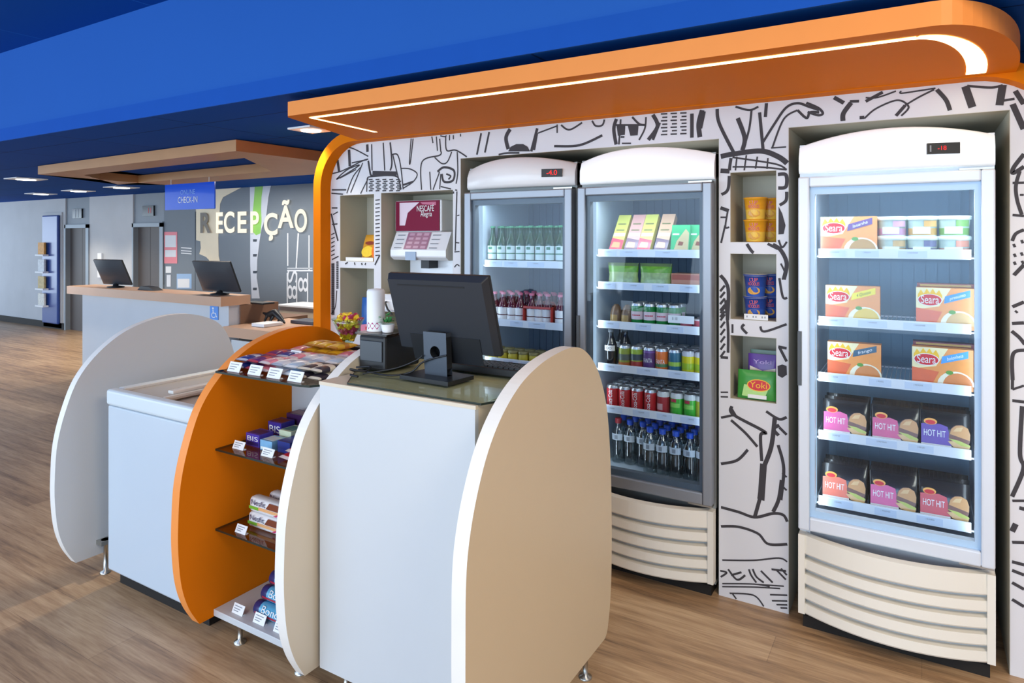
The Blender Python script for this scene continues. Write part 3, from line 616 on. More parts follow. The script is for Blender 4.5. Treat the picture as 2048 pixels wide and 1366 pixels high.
# ---------------------------------------------------------------- upright display fridges
M_fr = mat('white_fridge_plastic', '#e9ebed', 0.3, coat=0.2, var=0.01)
M_frgrille = mat('ivory_grille_plastic', '#ebe7dc', 0.4, var=0.01)
M_slot = mat('vent_slot_dark', '#2c3034', 0.7); M_slotgrey = mat('vent_slot_grey', '#b3b9bd', 0.6)
M_body = mat('fridge_side_steel', '#8d9191', 0.45, 0.2)
M_in = mat('fridge_inner_grey', '#b9c6d2', 0.5)
M_inback = mat('fridge_back_slate', '#51657c', 0.5)
M_pane = glassmat('door_glass', '#f2f9ff', 0.015, edge=0.5)
M_wire = mat('shelf_white', '#dfe5ee', 0.45)
M_tag = mat('price_strip', '#c9d6ea', 0.4)
M_seal = mat('grey_gasket', '#596169', 0.6)
M_tubeled = emitmat('cool_fridge_tube', '#dff2ff', 2.0)
def curve_front(x, hw, b): return -b * (1 - (x / hw) ** 2)
def fridge(label, xc, yF, shelf_z, frz, disp, led=1.0, lit=True):
    M_hd = mat('backlit_header', '#eef3f8', 0.3, coat=0.2, var=0.005, emit=0.28) if lit else M_fr
    t = thing('display_fridge' if not frz else 'display_freezer', label, 'fridge' if not frz else 'freezer', (xc, yF, 0), 0, 'upright glass door coolers')
    w = 0.66; hw = w / 2; dep = 0.62; zb, z0, z1, zt = 0.045, 0.40, 1.86, 1.985
    M_inb = mat('freezer_back_blue', '#7c9bb2', 0.5) if frz else M_inback
    def P(mb, name, par=t, **k): return obj(mb, name, par, world=False, **k)
    wall = 0.04
    b = MB(); ms = M_body if not frz else mat('freezer_side', '#dfe4ea', 0.4)
    b.box(-hw, -hw + wall, 0.0, dep, zb, zt, ms).box(hw - wall, hw, 0.0, dep, zb, zt, ms).box(-hw + wall, hw - wall, dep - wall, dep, zb, zt, ms)
    b.box(-hw + wall, hw - wall, 0.0, dep - wall, z1 - 0.02, zt, ms).box(-hw + wall, hw - wall, 0.03, dep - wall, zb, z0, ms)
    P(b, 'cabinet')
    li = MB(); a = hw - wall - 0.001
    li.box(-a, -a + 0.008, 0.01, dep - wall - 0.002, z0 + 0.001, z1 - 0.021, M_in).box(a - 0.008, a, 0.01, dep - wall - 0.002, z0 + 0.001, z1 - 0.021, M_in)
    li.box(-a + 0.008, a - 0.008, dep - wall - 0.012, dep - wall - 0.002, z0 + 0.001, z1 - 0.021, M_inb)
    li.box(-a + 0.008, a - 0.008, 0.01, dep - wall - 0.012, z1 - 0.032, z1 - 0.021, M_in).box(-a + 0.008, a - 0.008, 0.02, dep - wall - 0.012, z0 + 0.001, z0 + 0.03, M_in)
    for k in range(12): x = -a + 0.04 + k * (2 * a - 0.08) / 11; li.box(x - 0.003, x + 0.003, dep - wall - 0.017, dep - wall - 0.012, z0 + 0.03, z1 - 0.03, M_inb)
    P(li, 'inner_lining')
    P(MB().box(-hw + 0.015, hw - 0.015, -0.02, dep - 0.03, 0.0, zb - 0.001, M_dark), 'plinth')
    # rounded header with an arched top edge
    h = MB(); N = 16; bul = 0.085
    def top(x): return zt - 0.005 + 0.04 * (1 - (x / hw) ** 2)
    F0 = [(-hw + w * i / N) for i in range(N + 1)]
    vs_ = []
    for x in F0:
        y = curve_front(x, hw, bul) - 0.02
        vs_ += [(x, y + 0.0, z1 + 0.005), (x, y - 0.008, z1 + 0.02), (x, y - 0.006, z1 + (top(x) - z1) * 0.6), (x, y + 0.012, top(x) - 0.008), (x, y + 0.03, top(x)), (x, 0.25, zt), (x, 0.005, z1 + 0.005)]
    q = 7; fs = [(i * q + j, (i + 1) * q + j, (i + 1) * q + (j + 1) % q, i * q + (j + 1) % q) for i in range(N) for j in range(q)]
    h.add(vs_, fs, M_hd, True); h.add(vs_, [tuple(range(q)), tuple(N * q + j for j in range(q - 1, -1, -1))], M_fr)
    hd = P(h, 'header')
    if disp:
        st, xd, dw = disp; yD = curve_front(xd, hw, bul) - 0.03; s = MB()
        ang = math.atan(2 * bul * xd / hw ** 2); zc = z1 + 0.068; hh = 0.02
        keep = Matrix.Translation((xd, yD, zc)) @ Matrix.Rotation(ang, 4, 'Z'); s.M = keep
        s.box(-dw / 2, dw / 2, -0.004, 0.02, -hh, hh, M_black)
        s.text(st, 0.036 if not frz else 0.022, lambda x, y: ((x if not frz else x - 0.005), -0.005, y), emitmat('red_digits', '#ff3030', 1.6))
        if frz: s.box(-dw / 2 + 0.008, -dw / 2 + 0.013, -0.005, 0, -0.012, 0.012, M_greyink)
        P(s, 'digital_display', hd, label='black temperature display with red digits')
    # door
    yd0, yd1 = -0.062, -0.012; dz0, dz1 = 0.412, 1.848; fw = 0.042; dx = hw - 0.002
    d = MB(); md = M_alu if not frz else mat('freezer_door_frame', '#dbe3ee', 0.35, 0.1)
    for (xa, xb, za, zb_) in ((-dx, -dx + fw, dz0, dz1), (dx - fw, dx, dz0, dz1), (-dx + fw, dx - fw, dz1 - fw, dz1), (-dx + fw, dx - fw, dz0, dz0 + fw + 0.012)):
        d.box(xa, xb, yd0, yd1, za, zb_, md)
    dr = P(d, 'door', bevel=0.006)
    g = MB(); g.box(-dx + fw, dx - fw, yd0 + 0.014, yd0 + 0.02, dz0 + fw + 0.012, dz1 - fw, M_pane); P(g, 'glass_pane', dr)
    g = MB(); f2 = fw + 0.018
    for (xa, xb, za, zb_) in ((-dx + fw, -dx + f2, dz0 + fw, dz1 - fw), (dx - f2, dx - fw, dz0 + fw, dz1 - fw), (-dx + f2, dx - f2, dz1 - f2 - 0.01, dz1 - fw), (-dx + f2, dx - f2, dz0 + fw + 0.012, dz0 + f2 + 0.02)):
        g.box(xa, xb, yd0 + 0.022, yd1 + 0.008, za, zb_, mat('pale_gasket', '#dbe4ec', 0.5) if frz else M_seal)
    P(g, 'door_gasket', dr)
    P(MB().box(-dx - 0.001, -dx + 0.014, yd0 - 0.006, yd0 + 0.02, 1.0, 1.22, M_seal), 'handle', dr)
    P(MB().box(hw - 0.11, hw - 0.005, -0.05, -0.0125, dz1 + 0.001, dz1 + 0.008, M_chrome), 'hinge'); P(MB().box(hw - 0.11, hw - 0.005, -0.05, -0.0125, dz0 - 0.009, dz0 - 0.001, M_chrome), 'hinge')
    # louvred grille, bowed like the header
    gz0, gz1 = 0.062, 0.385; gm = MB(); ns = 5; hs = (gz1 - gz0) / (ns + 0.3)
    zs = []
    def band(za, zb_, yo, m):
        for i in range(N):
            xa, xb = F0[i], F0[i + 1]; ya, yb = curve_front(xa, hw, bul) - 0.025 + yo, curve_front(xb, hw, bul) - 0.025 + yo
            gm.add([(xa, ya, za), (xb, yb, za), (xb, yb, zb_), (xa, ya, zb_)], [(0, 1, 2, 3)], m, True)
    prof = [(0.03, gz0)]
    for k in range(ns):
        za = gz0 + k * hs; zb_ = za + hs * (0.66 if k < ns - 1 else 1.25)
        prof += [(0.0, za), (-0.004, za + 0.006), (0.0, zb_)]
        if k < ns - 1: prof += [(0.028, zb_ + 0.003), (0.0281, zb_ + hs * 0.17), (0.028, zb_ + hs * 0.32)]
    prof += [(0.03, gz1)]
    vs_ = [(x, curve_front(x, hw, bul) - 0.025 + yo, z) for x in F0 for yo, z in prof]; q = len(prof)
    mm = []
    for i in range(N):
        for j in range(q - 1): mm.append(M_frgrille if not (prof[j][0] > 0.02 and prof[j + 1][0] > 0.02) else (M_slotgrey if prof[j + 1][0] > 0.02805 or i % 4 == 3 else M_slot))
    gm.add(vs_, [(i * q + j, (i + 1) * q + j, (i + 1) * q + j + 1, i * q + j + 1) for i in range(N) for j in range(q - 1)], mm)
    for sgn in (-1, 1):
        xx = sgn * hw; gm.box(min(xx, xx - sgn * 0.025), max(xx, xx - sgn * 0.025), curve_front(hw - 0.03, hw, bul) - 0.03, 0.03, gz0, gz1, M_frgrille)
    P(gm, 'louvre_grille')
    # shelves with price strips
    for k, z in enumerate(shelf_z):
        s = MB(); x0 = a - 0.012
        if k < len(shelf_z) - 1 or frz:
            s.box(-x0, x0, 0.058, 0.064, z - 0.036, z - 0.03, M_wire).box(-x0, x0, dep - 0.1, dep - 0.094, z - 0.036, z - 0.03, M_wire)
            for i in range(34): x = -x0 + 2 * x0 * i / 33; s.box(x - 0.0016, x + 0.0016, 0.058, dep - 0.094, z - 0.03, z - 0.0268, M_wire)
        else: s.box(-x0, x0, 0.02, dep - 0.07, z - 0.036, z - 0.0268, M_in)
        sh = P(s, 'shelf')
        r = MB(); r.box(-x0 + 0.012, x0 - 0.015, 0.05, 0.0565, z - 0.038, z, M_wire)
        rnd = random.Random(int(z * 1000))
        x = -x0 + 0.03
        while x < x0 - 0.12:
            wdt = rnd.uniform(0.07, 0.11); r.box(x, x + wdt, 0.0488, 0.05, z - 0.033, z - 0.006, M_tag)
            r.text('| ' + ''.join(rnd.choice('|IHlE') for _ in range(9)), 0.008, lambda u, v: (x + wdt / 2 + u, 0.0482, z - 0.0145 + v), M_greyink)
            x += wdt + rnd.uniform(0.015, 0.09)
        P(r, 'price_strip', sh)
    # lamps
    P(MB().box(-a + 0.03, a - 0.03, 0.03, 0.05, z1 - 0.048, z1 - 0.034, M_tubeled), 'light_tube')
    P(MB().box(-a + 0.009, -a + 0.02, 0.02, 0.035, z0 + 0.1, z1 - 0.06, emitmat('cool_side_strip', '#cfe9ff', 0.5)), 'side_light_strip')
    l = area('fridge_lamp', (xc, yF + 0.035, z1 - 0.05), (R(-12), 0, 0), 0.5, 0.03, 1.0 * led, (0.86, 0.95, 1.0))
    for sg in (-1, 1): area('fridge_side_lamp', (xc + sg * (a - 0.022), yF + 0.03, 1.12), (R(90), 0, R(-sg * -40)), 0.02, 1.3, (0.85 if sg < 0 else 0.3) * led, (0.86, 0.95, 1.0))
    return t
FY1, FY2, FY3 = 3.06, 3.04, 3.005
SZ1 = [1.478, 1.155, 0.94, 0.70, 0.47]
SZ2 = [1.545, 1.383, 1.189, 0.976, 0.771, 0.470]
SZ3 = [1.556, 1.274, 1.041, 0.80, 0.526]
FX1, FX2, FX3 = -1.815, -1.118, -0.103
fridge('glass door fridge with green beer bottles, leftmost of the three coolers', FX1, FY1, SZ1, False, ('-4.0', 0.225, 0.105), 1.0, False)
fridge('glass door drinks fridge with rows of cans, middle of the three coolers', FX2, FY2, SZ2, False, None, 1.0)
fridge('white glass door freezer with frozen meal boxes, right of the three coolers', FX3, FY3, SZ3, True, ('-18', 0.17, 0.105), 1.3)
# ---------------------------------------------------------------- counter island: chest freezer, candy stand, cashier counter
EGG = [(1.60, 0.088), (1.555, 0.17), (1.525, 0.27), (1.512, 0.40), (1.512, 0.52), (1.522, 0.66), (1.555, 0.80), (1.61, 0.94), (1.70, 1.05), (1.82, 1.135), (1.96, 1.182), (2.09, 1.197), (2.22, 1.18), (2.34, 1.125), (2.41, 1.03), (2.455, 0.87), (2.47, 0.62), (2.46, 0.33), (2.43, 0.088)]
EGGR = [(1.60, 0.085), (1.53, 0.15), (1.47, 0.25), (1.44, 0.37), (1.437, 0.55), (1.44, 0.70), (1.455, 0.80), (1.49, 0.905), (1.545, 1.01), (1.62, 1.095), (1.72, 1.162), (1.83, 1.2), (1.94, 1.219), (2.06, 1.225), (2.15, 1.207), (2.235, 1.155), (2.305, 1.075), (2.36, 0.96), (2.39, 0.81), (2.405, 0.63), (2.41, 0.42), (2.40, 0.235), (2.372, 0.115), (2.345, 0.085)]
def smooth_poly(P):
    return crom(P, 5)
def eggpanel(mb, P, x0, x1, m, edge):
    poly = smooth_poly(P); return mb.prism(poly, 'YZ', x0, x1, m, edge, smooth=False)
M_edge = mat('white_edge_band', '#efece6', 0.35)
def foot(mb, x, y, z1):
    mb.lathe([(0.024, 0.0), (0.024, 0.006), (0.009, 0.012), (0.009, z1 - 0.012), (0.02, z1 - 0.006), (0.02, z1)], M_chrome, 14, x, y, 0)
    return mb
# left white end panel
ep = thing('end_panel', 'white egg-shaped end panel on steel feet left of the chest freezer', 'panel', (-3.36, 1.95, 0))
obj(eggpanel(MB(), EGG, -3.40, -3.357, M_white, M_edge), 'panel', ep, bevel=0.003)
obj(foot(MB(), -3.33, 1.72, 0.16).box(-3.357, -3.31, 1.69, 1.75, 0.14, 0.16, M_chrome), 'foot', ep)
obj(foot(MB(), -3.33, 2.35, 0.16).box(-3.357, -3.31, 2.32, 2.38, 0.14, 0.16, M_chrome), 'foot', ep)
# chest freezer
M_chest = mat('white_chest_steel', '#c6d2dd', 0.25, coat=0.3, var=0.005)
M_chtrim = mat('chest_rim_plastic', '#d3dde2', 0.35, var=0.01)
cf = thing('chest_freezer', 'white ice cream chest freezer with sliding glass lids between white and orange panels', 'freezer', (-2.86, 2.0, 0))
cx0, cx1, cy0, cy1 = -3.205, -2.475, 1.655, 2.32
b = MB(); b.box(cx0 + 0.006, cx1 - 0.006, cy0 + 0.006, cy1, 0.075, 0.83, M_chest)
obj(b, 'body', cf, bevel=0.008)
obj(MB().box(cx0 + 0.03, cx1 - 0.03, cy0 + 0.05, cy1 - 0.05, 0.001, 0.075, M_dark), 'base', cf)  # dark block standing for the black feet and the shade between them
rm = MB(); zr0, zr1 = 0.832, 0.905
for (xa, xb, ya, yb) in ((cx0, cx1, cy0, cy0 + 0.05), (cx0, cx1, cy1 - 0.05, cy1), (cx0, cx0 + 0.05, cy0 + 0.05, cy1 - 0.05), (cx1 - 0.05, cx1, cy0 + 0.05, cy1 - 0.05)):
    rm.box(xa, xb, ya, yb, zr0, zr1, M_chtrim)
obj(rm, 'rim', cf, bevel=0.014, seg=3)
M_lid = mat('frosted_lid', '#b9b3aa', 0.25, coat=0.5, var=0.01); M_lidf = mat('lid_frame_white', '#d8d6d0', 0.4)
for (xa, xb, zz) in ((cx0 + 0.052, -2.82, 0.885), (-2.86, cx1 - 0.052, 0.868)):
    l = MB().box(xa, xb, cy0 + 0.052, cy1 - 0.052, zz, zz + 0.008, M_lid)
    lo = obj(l, 'glass_lid', cf)
    obj(MB().box(xa, xa + 0.018, cy0 + 0.052, cy1 - 0.052, zz + 0.0085, zz + 0.018, M_lidf), 'lid_frame', lo); e = MB(); e.box(xb - 0.018, xb, cy0 + 0.052, cy1 - 0.052, zz + 0.0085, zz + 0.018, M_lidf)
    obj(e, 'lid_frame', lo)
    obj(MB().box(xb - 0.06, xb - 0.02, cy0 + 0.1, cy0 + 0.42, zz + 0.0185, zz + 0.034, M_lidf), 'lid_handle', lo, bevel=0.004)
# candy stand
cs = thing('candy_stand', 'candy display stand with orange and white egg-shaped sides and glass shelves', 'display stand', (-2.13, 1.9, 0))
obj(eggpanel(MB(), EGG, -2.458, -2.413, M_orange, M_orangelit), 'orange_side_panel', cs, bevel=0.003, label='orange side panel')
obj(eggpanel(MB(), EGG, -1.862, -1.817, M_cream, M_edge), 'white_side_panel', cs, bevel=0.003, label='white side panel')
obj(MB().box(-2.412, -1.863, 2.05, 2.068, 0.10, 1.055, M_white), 'back_panel', cs)
M_shglass = glassmat('smoked_shelf_glass', '#d6c8b8', 0.10, keep=0.9); M_glassedge = mat('dark_glass_edge', '#1c2a24', 0.15)
SHZ = [1.068, 0.757, 0.437]
for k, z in enumerate(SHZ):
    yb = 2.30 if k == 0 else 2.048; x1 = -1.863
    s = MB(); y0 = 1.668; c = 0.03
    pol = [(-2.412, y0), (x1 - 0.06, y0 + 0.0), (x1 - 0.02, y0 + 0.012), (x1, y0 + 0.045), (x1, yb), (-2.412, yb)]
    n = len(pol); vs_ = [(x, y, z - 0.008) for x, y in pol] + [(x, y, z) for x, y in pol]
    s.add(vs_, [tuple(range(n - 1, -1, -1)), tuple(range(n, 2 * n))], M_shglass)
    s.add(vs_, [(i, (i + 1) % n, n + (i + 1) % n, n + i) for i in range(n)], M_glassedge)
    obj(s, 'glass_shelf', cs, label='smoked glass shelf')
SH4 = 0.118
bo = obj(MB().box(-2.412, -1.863, 1.66, 2.045, 0.092, SH4, M_white), 'base_board', cs, bevel=0.002)
for x, y in ((-2.30, 1.70), (-1.95, 1.70), (-2.30, 1.98), (-1.95, 1.98)): obj(foot(MB(), x, y, 0.0905), 'foot', cs)
# cashier counter
CZ = 1.098
cc = thing('cashier_counter', 'white cashier counter with tall cream egg-shaped end panel on its right', 'counter', (-1.4, 1.95, 0))
obj(MB().box(-1.80, -1.14, 1.652, 1.67, 0.095, CZ - 0.012, M_white), 'front_panel', cc)
obj(MB().box(-1.80, -1.14, 1.67, 2.28, 0.095, CZ - 0.012, M_cream), 'body', cc)
obj(MB().box(-1.803, -1.137, 1.651, 2.285, CZ - 0.012, CZ, M_cream), 'counter_top', cc)
obj(eggpanel(MB(), EGGR, -1.068, -1.022, mat('tan_laminate', '#d6c6aa', 0.4, var=0.015), M_edge), 'cream_side_panel', cc, bevel=0.003, label='cream end panel')
obj(MB().box(-1.14, -1.068, 1.80, 2.2, 0.30, 0.40, M_cream).box(-1.14, -1.068, 1.80, 2.2, 0.80, 0.90, M_cream), 'spacer', cc)
for x, y in ((-1.74, 1.72), (-1.2, 1.72), (-1.74, 2.22), (-1.2, 2.22), (-1.045, 1.72), (-1.045, 2.22)): obj(foot(MB(), x, y, 0.086 if x > -1.1 else 0.0945), 'foot', cc)
# glass sheet on the counter
M_topglass = glassmat('greenish_glass_sheet', '#f3f8f0', 0.05, edge=0.5); M_gl2 = M_glassedge
g0, g1 = PZ(703, 763, CZ + 0.007), PZ(951, 797, CZ + 0.007)
s = MB(); pol = [(g0.x, 1.662), (-1.125, 1.662), (-1.10, 1.72), (-1.10, 2.27), (g0.x - 0.12, 2.27), (g0.x - 0.12, 1.82)]
n = len(pol); vs_ = [(x, y, CZ + 0.0006) for x, y in pol] + [(x, y, CZ + 0.0075) for x, y in pol]
s.add(vs_, [tuple(range(n - 1, -1, -1)), tuple(range(n, 2 * n))], M_topglass); s.add(vs_, [(i, (i + 1) % n, n + (i + 1) % n, n + i) for i in range(n)], M_gl2)
obj(s, 'glass_sheet', label='greenish glass sheet with dark edge lying on the cashier counter', cat='glass', loc=(-1.35, 1.95, CZ))
GZ = CZ + 0.008
# monitor seen from the back
mo = thing('computer_monitor', 'large black monitor seen from behind on the cashier counter', 'computer monitor', (-1.435, 1.86, GZ))
bm = MB(); q = [PZ(*p, GZ + 0.012).to_2d() for p in ((800, 744), (895, 764), (960, 748))]
ctr = Vector((-1.45, 1.87))
bp = [(-1.565, 1.80), (-1.345, 1.79), (-1.335, 1.93), (-1.555, 1.95)]
bm.prism(bp, 'XY', GZ, GZ + 0.014, M_black); obj(bm, 'stand_base', mo, bevel=0.004)
M_stand = mat('grey_stand_metal', '#4c545f', 0.35, 0.5)
sm = MB(); xs0, xs1 = -1.50, -1.40
def yst(z): return 1.860 - (z - GZ) * 0.05
hole = [(-1.45 + 0.022 * math.cos(R(a)), GZ + 0.095 + 0.022 * math.sin(R(a))) for a in range(0, 360, 24)]
zlo, zhi = GZ + 0.014, GZ + 0.165
ringn = len(hole)
def stq(x, z, dy): return (x, yst(z) + dy, z)
ou = []
for (hx, hz) in hole:
    dx, dz = hx + 1.45, hz - GZ - 0.095; k = min(0.05 / abs(dx) if abs(dx) > 1e-6 else 9e9, (0.081 if dz < 0 else 0.07) / abs(dz) if abs(dz) > 1e-6 else 9e9)
    ou.append((-1.45 + dx * k, GZ + 0.095 + dz * k))
for dy in (0.0, 0.03):
    vs_ = [stq(x, z, dy) for x, z in hole] + [stq(x, z, dy) for x, z in ou]
    sm.add(vs_, [(i, (i + 1) % ringn, ringn + (i + 1) % ringn, ringn + i) for i in range(ringn)], M_stand)
for lp_ in (hole, ou):
    vs_ = [stq(x, z, 0.0) for x, z in lp_] + [stq(x, z, 0.03) for x, z in lp_]
    sm.add(vs_, [(i, (i + 1) % ringn, ringn + (i + 1) % ringn, ringn + i) for i in range(ringn)], M_black)
for sx, sz in ((1, 1), (1, -1), (-1, 1), (-1, -1)):
    cxn, czn = -1.45 + sx * 0.05, (zhi if sz > 0 else zlo)
    near = sorted(ou, key=lambda p: math.hypot(p[0] - cxn, p[1] - czn))[:2]
    sm.add([stq(cxn, czn, 0), stq(*near[0], 0), stq(*near[1], 0), stq(cxn, czn, 0.03), stq(*near[0], 0.03), stq(*near[1], 0.03)], [(0, 1, 2), (3, 5, 4), (0, 3, 4, 1)], M_stand)
obj(sm, 'stand_column', mo)
mm = MB(); w, h = 0.435, 0.29; M_monb2 = mat('charcoal_monitor_back', '#292d34', 0.4, var=0.02)
mm.M = Matrix.Translation((-1.437, 1.925, 1.195)) @ Matrix.Rotation(R(17), 4, 'X')
y0 = 0.0
mm.box(-w / 2, w / 2, 0.002, 0.02, 0, h, M_black)
a_, b_ = w / 2, w / 2 - 0.014
mm.add([(-a_, 0.002, 0), (a_, 0.002, 0), (a_, 0.002, h), (-a_, 0.002, h), (-b_, -0.022, 0.012), (b_, -0.022, 0.012), (b_, -0.022, h - 0.014), (-b_, -0.022, h - 0.014)], [(0, 1, 5, 4), (1, 2, 6, 5), (2, 3, 7, 6), (3, 0, 4, 7)], M_monb2, False)
mm.add([(-b_, -0.022, 0.012), (b_, -0.022, 0.012), (b_, -0.022, h - 0.014), (-b_, -0.022, h - 0.014)], [(0, 1, 2, 3)], M_monb2)
hs_ = obj(mm, 'screen_housing', mo, bevel=0.004)
v_ = MB(); v_.M = mm.M.copy(); v_.box(-w * 0.37, w * 0.3, -0.0235, -0.0222, h - 0.036, h - 0.031, M_black)
obj(v_, 'vent_slot', hs_); v_ = MB(); v_.M = mm.M.copy(); v_.box(-w * 0.34, w * 0.36, -0.0245, -0.0222, -0.03, 0.07, mat('monitor_lower_cover', '#1d2025', 0.4)); obj(v_, 'lower_cover', hs_)
s_ = MB(); s_.M = mm.M.copy(); s_.box(-w / 2 + 0.012, w / 2 - 0.012, 0.0203, 0.0215, 0.012, h - 0.012, MATS['screen_glass']); obj(s_, 'screen', mo)
# keyboard
kb = thing('keyboard', 'black keyboard lying on the glass sheet behind the large monitor', 'keyboard', (-1.3, 2.1, GZ))
k0, k1 = PZ(905, 738, GZ + 0.01), PZ(1035, 752, GZ + 0.01)
kx0, kx1, ky0 = -1.56, -1.13, 2.02
obj(MB().prism([(ky0, GZ), (ky0 + 0.14, GZ), (ky0 + 0.14, GZ + 0.014), (ky0, GZ + 0.026)], 'YZ', kx0, kx1, M_black), 'keyboard_body', kb, bevel=0.003)
km = MB()
for r in range(5):
    for c_ in range(18):
        x = kx0 + 0.012 + c_ * (kx1 - kx0 - 0.024) / 18; y = ky0 + 0.012 + r * 0.025; z = GZ + 0.026 - (y - ky0) / 0.14 * 0.012
        km.box(x, x + 0.018, y, y + 0.019, z, z + 0.006, mat('key_black', '#26282c', 0.5))
obj(km, 'keys', kb)
# black box printer
pw, ph, pd = 0.132, 0.131, 0.2
bx0, by0 = -1.815, 1.858
pr = thing('receipt_printer', 'black box printer on the left of the cashier counter', 'printer', (bx0 + pw / 2, by0 + pd / 2, GZ))
obj(MB().box(bx0, bx0 + pw, by0, by0 + pd, GZ, GZ + ph, M_black), 'body', pr, bevel=0.01)
obj(MB().box(bx0 + 0.012, bx0 + pw - 0.012, by0 - 0.006, by0 - 0.001, GZ + 0.035, GZ + ph - 0.02, mat('printer_front', '#3a4149', 0.3)), 'front_cover', pr, bevel=0.002)
BZ = GZ + ph
obj(MB().box(bx0 - 0.01, bx0 + pw + 0.015, by0 - 0.01, by0 + pd, BZ + 0.0005, BZ + 0.008, M_shglass), 'glass_plate', label='small glass plate on top of the black box printer', cat='glass', loc=(bx0, by0, BZ))
BZ += 0.009
ct = MB(); ct.lathe([(0.034, 0), (0.034, 0.15), (0.030, 0.158), (0.0, 0.162)], M_paper, 24)
for a in range(-40, 60, 30):
    A_ = R(a - 90); ct.add([((0.0345) * math.cos(A_ + t_ * 0.3), 0.0345 * math.sin(A_ + t_ * 0.3), 0.022 + 0.014 * s2) for t_, s2 in ((-1, 0), (0, -1), (1, 0), (0, 1))], [(0, 1, 2, 3)], mat('cup_print_magenta', '#b0407a', 0.5))
obj(ct, 'cup_stack', label='tall white stack of printed cups on the black box printer', cat='cups', loc=(bx0 + 0.035, by0 + 0.055, BZ), world=False)
pt = thing('leafy_plant', 'small green leafy sprig in a white pot beside the cup stack', 'plant', (bx0 + 0.1, by0 + 0.05, BZ))
kid(MB().lathe([(0.02, 0), (0.026, 0.03), (0.022, 0.03), (0.02, 0.025)], M_paper, 16), 'pot', pt)
lf = MB(); M_leaf = mat('leaf_green', '#4fa05a', 0.5, var=0.3, scale=40)
for k in range(46):
    a, e_, rr_ = random.uniform(0, 6.28), random.uniform(0.1, 1.5), random.uniform(0.012, 0.04)
    c = Vector((rr_ * math.cos(a) * math.cos(e_), rr_ * math.sin(a) * math.cos(e_), 0.032 + rr_ * math.sin(e_)))
    d1_ = Vector((random.uniform(-1, 1), random.uniform(-1, 1), random.uniform(-.6, .6))).normalized() * 0.013; d2_ = d1_.cross(Vector((0.3, 0.5, 1))).normalized() * 0.006
    lf.add([c - d1_, c + d2_, c + d1_, c - d2_], [(0, 1, 2, 3)], M_leaf)
kid(lf, 'leaves', pt)
# cables and adapter
cb = MB(); G = lambda x, y, z: (x, y, GZ + z)
cb.tube(crom([G(-1.76, 1.80, 0.012), G(-1.62, 1.80, 0.006), G(-1.54, 1.83, 0.02), G(-1.50, 1.845, 0.055), G(-1.45, 1.848, 0.075), G(-1.395, 1.85, 0.09)], 8), 0.0035, M_black, 6)
cb.tube(crom([G(-1.70, 1.76, 0.01), G(-1.60, 1.82, 0.03), G(-1.53, 1.848, 0.06), G(-1.50, 1.85, 0.08)], 8), 0.003, M_black, 6)
cb.tube(crom([G(-1.78, 1.80, 0.005), G(-1.76, 1.76, 0.02), G(-1.72, 1.79, 0.012), G(-1.73, 1.83, 0.02), G(-1.79, 1.82, 0.014)], 8), 0.004, M_black, 6)
obj(cb, 'cable', label='tangle of thin black cables running to the large monitor stand', cat='cable', loc=(-1.6, 1.8, GZ))
# pen at the counter front corner
obj(MB().tube([(-1.745, 1.745, GZ + 0.004), (-1.70, 1.735, GZ + 0.004)], 0.0042, M_black, 8), 'marker_pen', label='short black pen on the counter left of the glass sheet', cat='pen', loc=(-1.72, 1.74, GZ))
# candy goblet
v0 = PZ(697, 716, SHZ[0] + 0.002)
gx, gy, gz = -2.215, 2.2, SHZ[0]
gb = thing('glass_goblet', 'glass goblet heaped with wrapped candies behind the top candy shelf', 'goblet', (gx, gy, gz))
M_clear = glassmat('clear_glass', '#f0fbf6', 0.10)
kid(MB().lathe([(0.04, 0.001), (0.04, 0.004), (0.008, 0.01), (0.007, 0.045), (0.018, 0.055), (0.036, 0.085), (0.06, 0.14), (0.074, 0.168), (0.072, 0.168), (0.058, 0.14), (0.033, 0.087), (0.012, 0.06), (0.0, 0.058)], M_clear, 28), 'goblet_bowl', gb)
cd = MB(); cols = [mat('candy_gold', '#e0b020', 0.3, 0.3), mat('candy_yellow', '#f2cf3a', 0.35), mat('candy_magenta', '#b83262', 0.35), mat('candy_pink', '#d9607f', 0.35)]
for k in range(150):
    t_ = (k % 50) / 50; z = 0.075 + t_ * 0.115; rmax = max(0.004, (0.02 + (z - 0.075) * 0.42) if z < 0.165 else 0.062 - (z - 0.165) * 1.3)
    a = k * 2.4; rr_ = rmax * math.sqrt(random.uniform(0.35, 1)); s_ = random.uniform(0.008, 0.012)
    m_ = cols[0 if z < 0.1 else (2 if z < 0.125 else random.choice((0, 1, 1, 2, 3)))]
    cd.obox((rr_ * math.cos(a), rr_ * math.sin(a), z), (s_ * 2, s_ * 1.3, s_), Matrix.Rotation(random.uniform(0, 3), 3, (random.random(), random.random(), 0.5)), m_)
obj(cd, 'wrapped_candies', label='gold and magenta wrapped candies heaped in the glass goblet', cat='candies', loc=(gx, gy, gz), world=False, kind='stuff')
bt = thing('card_terminal', 'flat black card machine at the back of the top candy shelf', 'card machine', (-2.16, 2.24, SHZ[0]))
obj(MB().box(-2.38, -2.10, 2.243, 2.297, SHZ[0] + 0.001, SHZ[0] + 0.035, M_black), 'body', bt, bevel=0.006)
obj(MB().box(-2.37, -2.28, 2.25, 2.29, SHZ[0] + 0.0355, SHZ[0] + 0.038, MATS['screen_glass']), 'screen', bt)
